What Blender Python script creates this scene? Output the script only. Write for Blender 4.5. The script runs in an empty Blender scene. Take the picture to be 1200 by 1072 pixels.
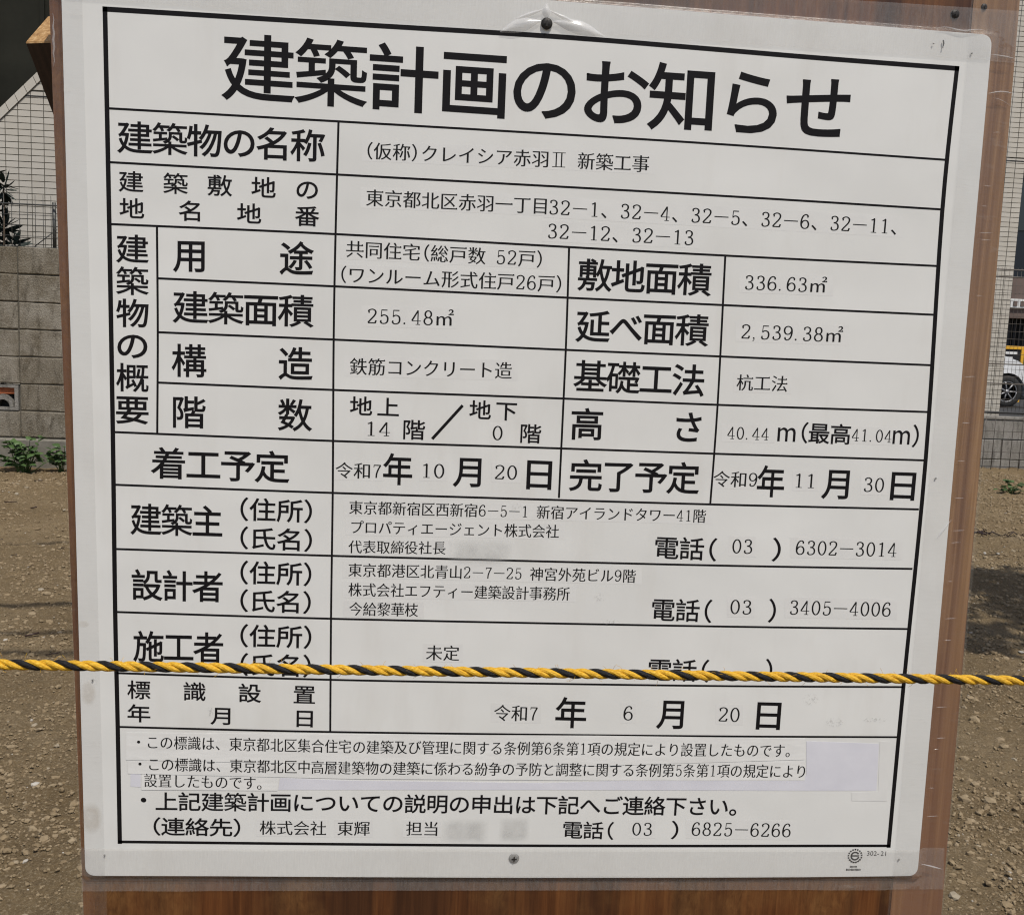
import bpy, bmesh, math, random
from mathutils import Vector, Matrix, noise
random.seed(7)
R = math.radians
SC = bpy.context.scene
COL = SC.collection

# ---------------------------------------------------------------- camera, sky, sun, exposure
cam = bpy.data.cameras.new('camera'); cam.sensor_fit = 'HORIZONTAL'; cam.sensor_width = 36.0; cam.lens = 36.0
cam.clip_start = 0.05; cam.clip_end = 600
co = bpy.data.objects.new('camera', cam); COL.objects.link(co); SC.camera = co
right = Vector((0.996417827, -0.073477385, 0.041863919))
fwd = Vector((0.078231358, 0.988895673, -0.126353480))
up = Vector((-0.032114925, 0.129175932, 0.991101514))
m = Matrix((( right.x, up.x, -fwd.x, 0.31580541), (right.y, up.y, -fwd.y, -1.02844903), (right.z, up.z, -fwd.z, 1.17997346), (0, 0, 0, 1)))
co.matrix_world = m
SUN_EL, SUN_AZ = R(61), R(23)                       # azimuth measured from the camera side (-y) towards +x
sdir = Vector((math.sin(SUN_AZ)*math.cos(SUN_EL), -math.cos(SUN_AZ)*math.cos(SUN_EL), math.sin(SUN_EL)))
w = bpy.data.worlds.new('World'); SC.world = w; w.use_nodes = True
nt = w.node_tree; sky = nt.nodes.new('ShaderNodeTexSky'); sky.sky_type = 'NISHITA'; sky.sun_disc = False
sky.sun_elevation = SUN_EL; sky.sun_rotation = math.atan2(sdir.x, sdir.y)
sky.air_density = 1.0; sky.dust_density = 2.0; sky.ozone_density = 1.0
bg = nt.nodes['Background']; nt.links.new(sky.outputs[0], bg.inputs[0]); bg.inputs[1].default_value = 0.09
sl = bpy.data.lights.new('sun', 'SUN'); sl.energy = 3.0; sl.angle = R(0.5); sl.color = (1.0, 0.95, 0.865)
so = bpy.data.objects.new('sun', sl); COL.objects.link(so); so.rotation_euler = sdir.to_track_quat('Z', 'Y').to_euler(); so.location = (3, -6, 10)
SC.view_settings.view_transform = 'Standard'; SC.view_settings.look = 'None'; SC.view_settings.gamma = 1.0
SC.view_settings.exposure = EXPO = 0.15
SC.view_settings.use_curve_mapping = False
SC.render.engine = 'CYCLES'; SC.cycles.filter_width = 1.15

# ---------------------------------------------------------------- helpers
def tag(o, label, cat, group=None):
    o['label'] = label; o['category'] = cat
    if group: o['group'] = group
    return o
def empty(name, loc, label, cat, group=None, rz=0):
    o = bpy.data.objects.new(name, None); COL.objects.link(o); o.location = loc; o.rotation_euler = (0, 0, rz); o.empty_display_size = .1
    return tag(o, label, cat, group)
def link(name, me, parent=None, loc=(0, 0, 0), rot=(0, 0, 0)):
    o = bpy.data.objects.new(name, me); COL.objects.link(o); o.location = loc; o.rotation_euler = rot
    if parent: o.parent = parent
    return o
def mesh(name, verts, faces, mat=None, smooth=False):
    me = bpy.data.meshes.new(name); me.from_pydata(verts, [], faces); me.update()
    if mat: me.materials.append(mat)
    if smooth: me.polygons.foreach_set('use_smooth', [True]*len(me.polygons))
    return me
def bm_done(bm, name, mat, smooth=False):
    me = bpy.data.meshes.new(name); bmesh.ops.recalc_face_normals(bm, faces=bm.faces); bm.to_mesh(me); bm.free()
    if mat: me.materials.append(mat)
    if smooth: me.polygons.foreach_set('use_smooth', [True]*len(me.polygons))
    return me
def bm_box(bm, x0, x1, y0, y1, z0, z1, bev=0, jit=0):
    r = bmesh.ops.create_cube(bm, size=1)
    for v in r['verts']:
        v.co = Vector(((x0+x1)/2 + v.co.x*(x1-x0), (y0+y1)/2 + v.co.y*(y1-y0), (z0+z1)/2 + v.co.z*(z1-z0)))
        if jit: v.co += Vector((random.uniform(-jit, jit), random.uniform(-jit, jit), random.uniform(-jit, jit)))
    if bev:
        es = list({e for v in r['verts'] for e in v.link_edges})
        bmesh.ops.bevel(bm, geom=es, offset=bev, segments=1, affect='EDGES')
def box(name, x0, x1, y0, y1, z0, z1, mat, bev=0, jit=0):
    bm = bmesh.new(); bm_box(bm, x0, x1, y0, y1, z0, z1, bev, jit); return bm_done(bm, name, mat)
def tube_v(pts, r, n=8, caps=True, base=0):
    """verts, faces of a tube along pts (r: number or list)"""
    V, F = [], []
    for i, p in enumerate(pts):
        p = Vector(p); a = Vector(pts[max(i-1, 0)]); b = Vector(pts[min(i+1, len(pts)-1)]); t = (b-a).normalized()
        u = t.cross(Vector((0, 0, 1)));
        if u.length < .05: u = t.cross(Vector((0, 1, 0)))
        u.normalize(); v = u.cross(t); rr = r[i] if isinstance(r, (list, tuple)) else r
        for k in range(n):
            c, s = math.cos(2*math.pi*k/n), math.sin(2*math.pi*k/n); V.append(p + u*c*rr + v*s*rr)
    for i in range(len(pts)-1):
        for k in range(n):
            a = base+i*n+k; b = base+i*n+(k+1) % n; F.append((a, b, b+n, a+n))
    if caps:
        F.append(tuple(base+k for k in range(n-1, -1, -1))); F.append(tuple(base+(len(pts)-1)*n+k for k in range(n)))
    return V, F
def tube(name, pts, r, mat, n=8, smooth=True):
    V, F = tube_v(pts, r, n); return mesh(name, V, F, mat, smooth)
def tubes(name, lst, mat, n=6, smooth=True):
    V, F = [], []
    for pts, r in lst:
        a, b = tube_v(pts, r, n, True, len(V)); V += a; F += b
    return mesh(name, V, F, mat, smooth)

# ---------------------------------------------------------------- materials
class NG:
    def __init__(s, name):
        s.m = bpy.data.materials.new(name); s.m.use_nodes = True; s.t = s.m.node_tree; s.b = s.t.nodes['Principled BSDF']
        s.out = s.t.nodes['Material Output']
    def n(s, typ, **kw):
        x = s.t.nodes.new(typ)
        for k, v in kw.items():
            if k.startswith('i_'):
                key = k[2:]; key = int(key) if key.isdigit() else key.replace('_', ' '); x.inputs[key].default_value = v
            else: setattr(x, k, v)
        return x
    def l(s, a, b): s.t.links.new(a, b)
    def coord(s, scale=(1, 1, 1), kind='Object', rot=(0, 0, 0)):
        c = s.n('ShaderNodeTexCoord'); mp = s.n('ShaderNodeMapping'); mp.inputs['Scale'].default_value = scale; mp.inputs['Rotation'].default_value = rot
        s.l(c.outputs[kind], mp.inputs[0]); return mp.outputs[0]
    def world(s, scale=(1, 1, 1)):
        c = s.n('ShaderNodeNewGeometry'); mp = s.n('ShaderNodeMapping'); mp.inputs['Scale'].default_value = scale
        s.l(c.outputs['Position'], mp.inputs[0]); return mp.outputs[0]
    def noise(s, vec, scale, detail=4, rough=.55, dist=0):
        x = s.n('ShaderNodeTexNoise'); x.inputs['Scale'].default_value = scale; x.inputs['Detail'].default_value = detail
        x.inputs['Roughness'].default_value = rough; x.inputs['Distortion'].default_value = dist; s.l(vec, x.inputs['Vector']); return x.outputs[0]
    def ramp(s, fac, stops):
        x = s.n('ShaderNodeValToRGB'); e = x.color_ramp.elements
        while len(e) < len(stops): e.new(.5)
        for i, (p, c) in enumerate(stops):
            e[i].position = p; e[i].color = tuple(c)+(1,) if len(c) == 3 else c
        s.l(fac, x.inputs[0]); return x.outputs[0]
    def mix(s, fac, a, b, mode='MIX'):
        x = s.n('ShaderNodeMix', data_type='RGBA', blend_type=mode)
        for sock, v in ((x.inputs[0], fac), (x.inputs[6], a), (x.inputs[7], b)):
            if hasattr(v, 'is_linked') or hasattr(v, 'links'): s.l(v, sock)
            elif isinstance(v, (int, float)): sock.default_value = v
            else: sock.default_value = tuple(v)+(1,)
        return x.outputs[2]
    def math(s, op, a, b=0.):
        x = s.n('ShaderNodeMath', operation=op)
        for sock, v in ((x.inputs[0], a), (x.inputs[1], b)):
            if isinstance(v, (int, float)): sock.default_value = v
            else: s.l(v, sock)
        return x.outputs[0]
    def bump(s, h, strength=.3, dist=.01, normal=None):
        x = s.n('ShaderNodeBump'); x.inputs['Strength'].default_value = strength; x.inputs['Distance'].default_value = dist
        s.l(h, x.inputs['Height'])
        if normal: s.l(normal, x.inputs['Normal'])
        s.l(x.outputs[0], s.b.inputs['Normal']); return x.outputs[0]
    def base(s, c, rough=.6, metal=0, spec=.5):
        if isinstance(c, (tuple, list)): s.b.inputs['Base Color'].default_value = tuple(c)+(1,)
        else: s.l(c, s.b.inputs['Base Color'])
        s.b.inputs['Roughness'].default_value = rough; s.b.inputs['Metallic'].default_value = metal
        s.b.inputs['Specular IOR Level'].default_value = spec; return s.m
def plain(name, c, rough=.6, metal=0, var=0, scale=30, spec=.5):
    g = NG(name)
    if var:
        n = g.noise(g.world(), scale, 5, .6); c2 = tuple(x*(1-var) for x in c); c3 = tuple(min(1, x*(1+var)) for x in c)
        g.base(g.ramp(n, [(.3, c2), (.7, c3)]), rough, metal, spec); g.bump(n, .15, .003)
    else: g.base(c, rough, metal, spec)
    return g.m

# sheet plastic: grey-white, faint mottling, dirt
g = NG('sheet_plastic'); v = g.world()
n1 = g.noise(v, 3.5, 5, .6); n2 = g.noise(v, 60, 4, .7); n3 = g.noise(g.world((1, 1, .25)), 14, 5, .65)
c = g.ramp(n1, [(.3, (.70, .697, .674)), (.7, (.775, .772, .748))])
c = g.mix(g.ramp(n2, [(.70, (0, 0, 0)), (.83, (1, 1, 1))]), c, (.60, .58, .54))
c = g.mix(g.ramp(n3, [(.52, (0, 0, 0)), (.78, (.55, .55, .55))]), c, (.64, .62, .58))
g.base(c, .38, 0, .35); g.bump(g.noise(g.world((1, 1, 1)), 3.2, 3, .5), .35, .022); SHEET = g.m
# stain spots
INK = plain('black_ink', (.010, .009, .010), .5, spec=.12)
INKM = plain('printed_ink', (.014, .014, .014), .5, spec=.12)
g = NG('label_film'); n = g.noise(g.world(), 40, 3)
g.base(g.ramp(n, [(.35, (.715, .71, .69)), (.7, (.755, .75, .73))]), .3, 0, .4); LABEL = g.m
g = NG('paper_strip'); n = g.noise(g.world(), 25, 4)
g.base(g.ramp(n, [(.35, (.745, .74, .72)), (.7, (.80, .795, .775))]), .42, 0, .4); g.bump(g.noise(g.world((1, 1, 3)), 12, 3), .25, .004); NOTEM = g.m
g = NG('lavender_paper'); n = g.noise(g.world(), 25, 4)
g.base(g.ramp(n, [(.35, (.66, .655, .71)), (.7, (.72, .715, .765))]), .5, 0, .3); g.bump(g.noise(g.world((1, 1, 2)), 14, 3), .12, .003); LAVM = g.m

# dark red-brown plywood with vertical grain
g = NG('plywood_red')
v = g.world((1, 1, .035)); grain = g.noise(v, 130, 6, .65, .6); band = g.noise(g.world((1, 1, .05)), 9, 4, .6, 1.2); blot = g.noise(g.world(), 6, 4, .6)
mott = g.noise(g.world((1, 1, .4)), 170, 5, .7, .8)
c = g.ramp(grain, [(.25, (.055, .018, .006)), (.5, (.130, .045, .014)), (.75, (.215, .086, .026))])
d2 = g.ramp(grain, [(.25, (.032, .012, .006)), (.6, (.070, .027, .011))])
c = g.mix(g.ramp(band, [(.42, (0, 0, 0)), (.60, (1, 1, 1))]), c, d2)
cc = g.mix(g.ramp(blot, [(.47, (0, 0, 0)), (.68, (.8, .8, .8))]), c, g.ramp(mott, [(.3, (.085, .036, .012)), (.7, (.26, .125, .042))]))
g.base(cc, .38, 0, .4); g.bump(grain, .35, .0015); PLY = g.m
# lighter brown post
g = NG('post_wood')
v = g.world((1, 1, .02)); grain = g.noise(v, 210, 6, .6, .4); band = g.noise(g.world((1, 1, .03)), 26, 3, .5, .6)
c1 = g.ramp(grain, [(.25, (.165, .082, .033)), (.5, (.285, .155, .068)), (.75, (.42, .25, .120))])
c = g.mix(g.ramp(band, [(.45, (0, 0, 0)), (.58, (.8, .8, .8))]), c1, g.ramp(grain, [(.3, (.115, .050, .030)), (.7, (.235, .125, .072))]))
# the lower part is redder, more stained
sp = g.n('ShaderNodeSeparateXYZ'); geo = g.n('ShaderNodeNewGeometry'); g.l(geo.outputs['Position'], sp.inputs[0])
low = g.ramp(g.math('ADD', g.math('MULTIPLY', sp.outputs[2], -2.6), 2.55), [(0, (0, 0, 0)), (1, (1, 1, 1))])
c = g.mix(g.math('MULTIPLY', low, .6), c, (.195, .078, .033))
g.base(c, .5, 0, .35); g.bump(grain, .3, .001); POST = g.m
g = NG('dark_stained_wood')
grain = g.noise(g.coord((1, 1, .03)), 180, 6, .6, .4)
g.base(g.ramp(grain, [(.3, (.018, .009, .007)), (.7, (.055, .028, .02))]), .5); g.bump(grain, .3, .001); DARKW = g.m
g = NG('end_grain')
gn = g.noise(g.coord(), 160, 5, .7, .5)
g.base(g.ramp(gn, [(.3, (.20, .09, .03)), (.5, (.42, .24, .09)), (.7, (.62, .42, .22))]), .7); g.bump(gn, .6, .002); ENDG = g.m

# clear packing tape: thin transparent film, slightly milky, fine ridges
def tape_mat(name, milky, ridge_axis):
    g = NG(name); t = g.t; v = g.world((1, 1, 1))
    sc = (0.15, 1, 1) if ridge_axis == 'z' else (1, 1, 0.15)
    rid = g.noise(g.world(sc), 520, 3, .6); big = g.noise(v, 22, 4, .6); smear = g.noise(g.world((.2, 1, 1)), 90, 5, .7)
    tr = g.n('ShaderNodeBsdfTransparent'); tr.inputs[0].default_value = (.985, .985, .985, 1)
    df = g.n('ShaderNodeBsdfDiffuse'); df.inputs[0].default_value = (.70, .67, .63, 1)
    gl = g.n('ShaderNodeBsdfGlossy'); gl.inputs['Roughness'].default_value = .22; gl.inputs[0].default_value = (1, 1, 1, 1)
    bp = g.n('ShaderNodeBump'); bp.inputs['Strength'].default_value = .5; bp.inputs['Distance'].default_value = .0006; g.l(rid, bp.inputs['Height']); g.l(bp.outputs[0], gl.inputs['Normal'])
    bp2 = g.n('ShaderNodeBump'); bp2.inputs['Strength'].default_value = .4; bp2.inputs['Distance'].default_value = .004; g.l(big, bp2.inputs['Height']); g.l(bp2.outputs[0], bp.inputs['Normal'])
    m1 = g.n('ShaderNodeMixShader'); m2 = g.n('ShaderNodeMixShader')
    fac = g.math('ADD', g.math('MULTIPLY', g.math('SUBTRACT', rid, .5), milky*1.5), milky)
    fac = g.math('ADD', fac, g.math('MULTIPLY', g.math('MAXIMUM', g.math('SUBTRACT', smear, .62), 0), .9))
    fac = g.math('MAXIMUM', fac, 0)
    g.l(fac, m1.inputs[0]); g.l(tr.outputs[0], m1.inputs[1]); g.l(df.outputs[0], m1.inputs[2])
    fr = g.n('ShaderNodeLayerWeight'); g.l(bp.outputs[0], fr.inputs['Normal'])
    g.l(g.math('ADD', g.math('MULTIPLY', g.math('POWER', fr.outputs['Facing'], 5.0), .9), .022), m2.inputs[0]); g.l(m1.outputs[0], m2.inputs[1]); g.l(gl.outputs[0], m2.inputs[2])
    g.l(m2.outputs[0], g.out.inputs[0]); return g.m
TAPEZ = tape_mat('clear_tape_upright', .04, 'z'); TAPEX = tape_mat('clear_tape_level', .12, 'x')
# tape pulled up at a screw: whiter crease
g = NG('tape_crease'); gl = g.b; g.base((.75, .75, .76), .18, 0, .8)
tr = g.n('ShaderNodeBsdfTransparent'); mx = g.n('ShaderNodeMixShader'); mx.inputs[0].default_value = .30
g.l(tr.outputs[0], mx.inputs[1]); g.l(g.b.outputs[0], mx.inputs[2]); g.l(mx.outputs[0], g.out.inputs[0]); CREASE = g.m
# soft smudge
def smudge_mat(name='grey_smudge', col=(.57, .565, .55), k=.40, ns=60):
    g = NG(name); g.base(col, .6)
    tc = g.n('ShaderNodeTexCoord'); mp = g.n('ShaderNodeMapping'); g.l(tc.outputs['Object'], mp.inputs[0])
    if ns == 60:
        sp2 = g.n('ShaderNodeSeparateXYZ'); g.l(mp.outputs[0], sp2.inputs[0])
        fx = g.math('SUBTRACT', 1.0, g.math('ABSOLUTE', sp2.outputs[0])); fz = g.math('SUBTRACT', 1.0, g.math('ABSOLUTE', sp2.outputs[2]))
        a = g.mix(1.0, g.ramp(fx, [(0, (0, 0, 0)), (.4, (k, k, k))]), g.ramp(fz, [(0, (0, 0, 0)), (.55, (1, 1, 1))]), 'MULTIPLY')
    else:
        gr = g.n('ShaderNodeTexGradient', gradient_type='SPHERICAL'); g.l(mp.outputs[0], gr.inputs[0])
        a = g.ramp(gr.outputs[1], [(0, (0, 0, 0)), (.42, (k, k, k))])
    nz = g.ramp(g.noise(g.world(), ns, 3), [(.3 if ns < 150 else .5, (.35, .35, .35) if ns < 150 else (0, 0, 0)), (.7, (1, 1, 1))])
    al = g.mix(1.0, a, nz, 'MULTIPLY'); g.l(al, g.b.inputs['Alpha']); return g.m
SMUD = smudge_mat(); STAINB = smudge_mat('brown_stain', (.45, .34, .22), .22, 90); STAING = smudge_mat('grey_scuff', (.30, .29, .28), .30, 500)
STAIN = None
SCREW = plain('weathered_steel', (.30, .30, .29), .6, .35, .35, 400)
SCREWD = plain('rusty_dark_steel', (.035, .032, .03), .55, .5, .4, 400)

# soil
g = NG('dry_soil'); v = g.world()
a = g.noise(v, 1.4, 6, .65, .6); b = g.noise(v, 34, 6, .75); d = g.noise(v, 150, 5, .8)
c = g.ramp(a, [(.32, (.180, .124, .062)), (.52, (.262, .190, .104)), (.7, (.325, .245, .145))])
c = g.mix(g.ramp(b, [(.35, (0, 0, 0)), (.62, (.7, .7, .7))]), g.mix(.6, c, (.140, .102, .060)), c)
c = g.mix(g.ramp(d, [(.53, (0, 0, 0)), (.64, (.75, .75, .75))]), c, (.41, .335, .225))
c = g.mix(g.ramp(d, [(.34, (.75, .75, .75)), (.45, (0, 0, 0))]), c, (.085, .060, .036))
g.base(c, .95, 0, .1)
b1 = g.n('ShaderNodeBump'); b1.inputs['Strength'].default_value = .9; b1.inputs['Distance'].default_value = .022; g.l(b, b1.inputs['Height'])
b2 = g.n('ShaderNodeBump'); b2.inputs['Strength'].default_value = .8; b2.inputs['Distance'].default_value = .006; g.l(d, b2.inputs['Height']); g.l(b1.outputs[0], b2.inputs['Normal'])
g.l(b2.outputs[0], g.b.inputs['Normal']); SOIL = g.m
g = NG('gravel_stone'); at = g.n('ShaderNodeAttribute', attribute_name='tint'); n = g.noise(g.world(), 120, 4)
c = g.ramp(at.outputs['Fac'], [(0, (.15, .108, .060)), (.4, (.245, .182, .108)), (.8, (.32, .252, .165)), (.95, (.34, .30, .235)), (1, (.55, .53, .49))])
c = g.mix(.35, c, g.ramp(n, [(.3, (.17, .120, .068)), (.7, (.33, .262, .168))])); g.base(c, .9, 0, .15); g.bump(n, .5, .003); STONE = g.m
ASPH = plain('asphalt', (.055, .055, .056), .9, 0, .25, 60, .2)

# concrete blocks: per object tone, rough, stains
def block_mat(name, lo, hi, dirt):
    g = NG(name); oi = g.n('ShaderNodeObjectInfo'); v = g.world()
    big = g.noise(v, 5, 5, .65); fine = g.noise(v, 90, 5, .7); streak = g.noise(g.world((1, 1, .3)), 13, 5, .7, .6)
    c = g.mix(oi.outputs['Random'], lo, hi); pit = g.noise(v, 260, 3, .8)
    c = g.mix(g.ramp(big, [(.36, (0, 0, 0)), (.62, (.85, .85, .85))]), c, dirt)
    c = g.mix(g.ramp(streak, [(.50, (0, 0, 0)), (.66, (.8, .8, .8))]), c, tuple(x*.5 for x in dirt))
    c = g.mix(g.ramp(fine, [(.50, (0, 0, 0)), (.68, (.55, .55, .55))]), c, tuple(x*1.2 for x in hi))
    c = g.mix(g.ramp(pit, [(.34, (.6, .6, .6)), (.44, (0, 0, 0))]), c, tuple(x*.4 for x in dirt))
    g.base(c, .95, 0, .1); g.bump(fine, .9, .010); return g.m
BLOCK = block_mat('concrete_block', (.235, .208, .165), (.33, .30, .25), (.150, .124, .086))
LOWB = block_mat('pale_concrete_block', (.27, .255, .235), (.33, .315, .29), (.23, .215, .19))
MORTAR = plain('mortar', (.12, .11, .09), .95, 0, .3, 70, .1)
FOOT = plain('footing_concrete', (.20, .185, .155), .95, 0, .25, 18, .1)
# glazed wall tiles
def tile_mat():
    g = NG('cream_tile'); oi = g.n('ShaderNodeObjectInfo'); n = g.noise(g.world(), 3, 4)
    c = g.mix(oi.outputs['Random'], (.50, .465, .405), (.57, .535, .475)); c = g.mix(.3, c, g.ramp(n, [(.3, (.47, .435, .375)), (.7, (.60, .565, .50))]))
    g.base(c, .35, 0, .4); return g.m
TILE = tile_mat()
GROUT = plain('tile_grout', (.10, .095, .08), .95, 0, .2, 40)
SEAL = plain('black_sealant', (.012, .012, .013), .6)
RECESS = plain('recess_dark', (.020, .020, .015), .8, 0, .3, 2, .15)  # shade of the recess put into the dark base colour
WIRE = plain('galvanised_wire', (.10, .10, .095), .55, .6)
WIREB = plain('brown_coated_wire', (.075, .062, .052), .5, .2)
LEAFD = plain('dark_leaf', (.018, .028, .024), .55, 0, .4, 25, .3)
g = NG('weed_leaf'); oi = g.n('ShaderNodeObjectInfo'); n = g.noise(g.world(), 60, 3)
c = g.mix(oi.outputs['Random'], (.030, .062, .018), (.075, .125, .040)); c = g.mix(.3, c, g.ramp(n, [(.3, (.03, .07, .02)), (.7, (.10, .17, .05))]))
g.base(c, .5, 0, .35); g.b.inputs['Subsurface Weight'].default_value = 0; WEED = g.m
STEM = plain('weed_stem', (.07, .12, .035), .6)
BARK = plain('bark', (.10, .075, .055), .9, 0, .4, 20, .1)
TLEAF = plain('tree_leaf', (.05, .09, .03), .6, 0, .4, 8, .2)
POLE = plain('concrete_pole', (.30, .29, .27), .9, 0, .15, 6, .1)
CABLE = plain('black_cable', (.015, .015, .015), .6)
CARP = plain('white_car_paint', (.78, .79, .80), .22, 0, 0, 1, .6)
GLASS = plain('dark_car_glass', (.01, .013, .016), .06, 0, 0, 1, .8)
RUBBER = plain('tyre_rubber', (.018, .018, .018), .8)
RIM = plain('alloy_rim', (.30, .30, .31), .45, .5)
YEL = plain('yellow_paint', (.78, .42, .03), .45, 0, .15, 12)
WHITEP = plain('white_panel', (.72, .72, .70), .5, 0, .1, 12)
NAVY = plain('navy_glass_cladding', (.008, .011, .019), .25, 0, 0, 1, .5)
BROWNB = plain('brown_render', (.14, .10, .085), .85, 0, .2, 2)
SHUT = plain('black_shutter', (.018, .018, .02), .6, .3)
TERRA = plain('terracotta', (.33, .095, .035), .8, 0, .3, 60)

# ---------------------------------------------------------------- ground
def gz0(p):
    z = .022*noise.noise(p*1.3) + .010*noise.noise(p*6+Vector((3, 1, 0)))
    return z + .013*max(noise.noise(p*17+Vector((7, 3, 1))), -.2) + .008*abs(noise.noise(p*33)) + .004*noise.noise(p*70)
def axis(a, b, step, lo, hi, grow=1.35):
    xs = []; x = a
    while x <= b: xs.append(x); x += step
    s = step; x = xs[-1]
    while x < hi: s *= grow; x = x+s; xs.append(min(x, hi))
    s = step; x = a; pre = []
    while x > lo: s *= grow; x = x-s; pre.append(max(x, lo))
    return pre[::-1]+xs
xs = axis(-3.4, 6.6, .024, -120, 120); ys = axis(.35, 8.9, .021, -120, 240)
V = []
for y in ys:
    for x in xs:
        near = -4 < x < 7.2 and -.5 < y < 9.6
        z = 0
        if near:
            p = Vector((x, y, 0)); z = gz0(p)
            # a shallow wheel rut crossing on the right
            z -= .02*math.exp(-((y-5.2-.12*(x-4))/.16)**2)
            k = min(1, (x+4)/.5, (7.2-x)/.5, (y+.5)/.5, (9.6-y)/.8); z *= max(k, 0)
        V.append((x, y, z))
nx = len(xs); F = [(j*nx+i, j*nx+i+1, (j+1)*nx+i+1, (j+1)*nx+i) for j in range(len(ys)-1) for i in range(nx-1)]
gr = link('ground', mesh('ground', V, F, SOIL, True)); gr['kind'] = 'structure'
def gz(x, y):
    p = Vector((x, y, 0)); z = gz0(p)
    return z-.02*math.exp(-((y-5.2-.12*(x-4))/.16)**2)
# street beyond the low wall
rd = link('street', mesh('street', [(-120, 9.9, .03), (120, 9.9, .03), (120, 26, .03), (-120, 26, .03)], [(0, 1, 2, 3)], ASPH)); rd['kind'] = 'structure'

# loose stones (nobody could count them)
ico = bmesh.new(); bmesh.ops.create_icosphere(ico, subdivisions=1, radius=1); IV = [v.co.copy() for v in ico.verts]; IF = [tuple(v.index for v in f.verts) for f in ico.faces]; ico.free()
SV, SF, ST = [], [], []
def stone(x, y, r, tint):
    b = len(SV); z = gz(x, y)+r*.15; q = Matrix.Rotation(random.uniform(0, 6.28), 3, 'Z') @ Matrix.Rotation(random.uniform(-.5, .5), 3, 'X')
    sx, sy, sz = r*random.uniform(.8, 1.35), r*random.uniform(.65, 1.0), r*random.uniform(.38, .8)
    for c in IV:
        j = random.uniform(.78, 1.18); p = q @ Vector((c.x*sx*j, c.y*sy*j, c.z*sz*j)); SV.append((x+p.x, y+p.y, z+p.z))
    for f in IF: SF.append(tuple(b+i for i in f))
    ST.extend([tint]*len(IV))
def left_band(y): # ground the photo shows left of the board
    d = y+1.03; return (-.62*d+.50, -.36*d+.48)
def right_band(y):
    d = y+1.03; return (.53*d+.25, .66*d+.35)
random.seed(11)
for i in range(52000):
    side = random.random() < .5; t = random.random()**1.7; y = .62+t*7.9
    if side:
        a, b = left_band(y)
        if y > 6.55: continue
    else:
        a, b = right_band(y)
        if y > 8.2: continue
    x = random.uniform(a-.12, b+.12)
    cl = noise.noise(Vector((x*1.8, y*1.8, 4)))
    if cl < -.12 and random.random() < .7: continue
    r = .0019*(1+y*.22)*random.paretovariate(2.5); r = min(r, .011+.0006*y)
    stone(x, y, r, min(1, max(0, random.gauss(.45, .2))))
for i in range(14000):                                  # the rest of the lot, more thinly
    y = random.uniform(.6, 8.2); x = random.uniform(-3.2, 6.4)
    if y > 6.55 and x < 2.6: continue
    stone(x, y, min(.0045*random.paretovariate(2.6), .016), min(1, max(0, random.gauss(.45, .2))))
for x, y, r, t in ((-.93, 1.72, .018, 1), (-.80, 1.5, .022, .55), (-1.35, 4.95, .03, .97), (2.2, 1.62, .020, .7), (2.25, 2.3, .02, .85), (2.05, 1.95, .018, .75), (1.9, 1.35, .015, .7), (2.45, 2.15, .022, .5)):
    stone(x, y, r, t)
sm = mesh('gravel', SV, SF, STONE); at = sm.attributes.new('tint', 'FLOAT', 'POINT'); at.data.foreach_set('value', ST)
o = link('gravel', sm); tag(o, 'loose pale stones and clods scattered over the bare soil lot', 'gravel'); o['kind'] = 'stuff'
# dry twigs and rut litter
tw = []
for k in range(46):
    x = random.uniform(3.3, 4.6); y = 5.15+.12*(x-4)+random.gauss(0, .05)
    a = random.uniform(-.5, .5); L = random.uniform(.03, .13); z = gz(x, y)+.012
    tw.append(([(x, y, z), (x+L*.5*math.cos(a), y+L*.5*math.sin(a), z+random.uniform(0, .02)), (x+L*math.cos(a), y+L*math.sin(a), z)], random.uniform(.002, .005)))
for k in range(26):
    x = random.uniform(-2.6, -.7); y = random.uniform(1.8, 6.2); a = random.uniform(-.6, .6); L = random.uniform(.02, .09); z = gz(x, y)+.008
    tw.append(([(x, y, z), (x+L*math.cos(a), y+L*math.sin(a), z+.006)], random.uniform(.0015, .004)))
o = link('twigs', tubes('twigs', tw, DARKW, 5)); tag(o, 'dry dark twigs and litter strewn over the bare soil', 'twigs'); o['kind'] = 'stuff'

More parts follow.
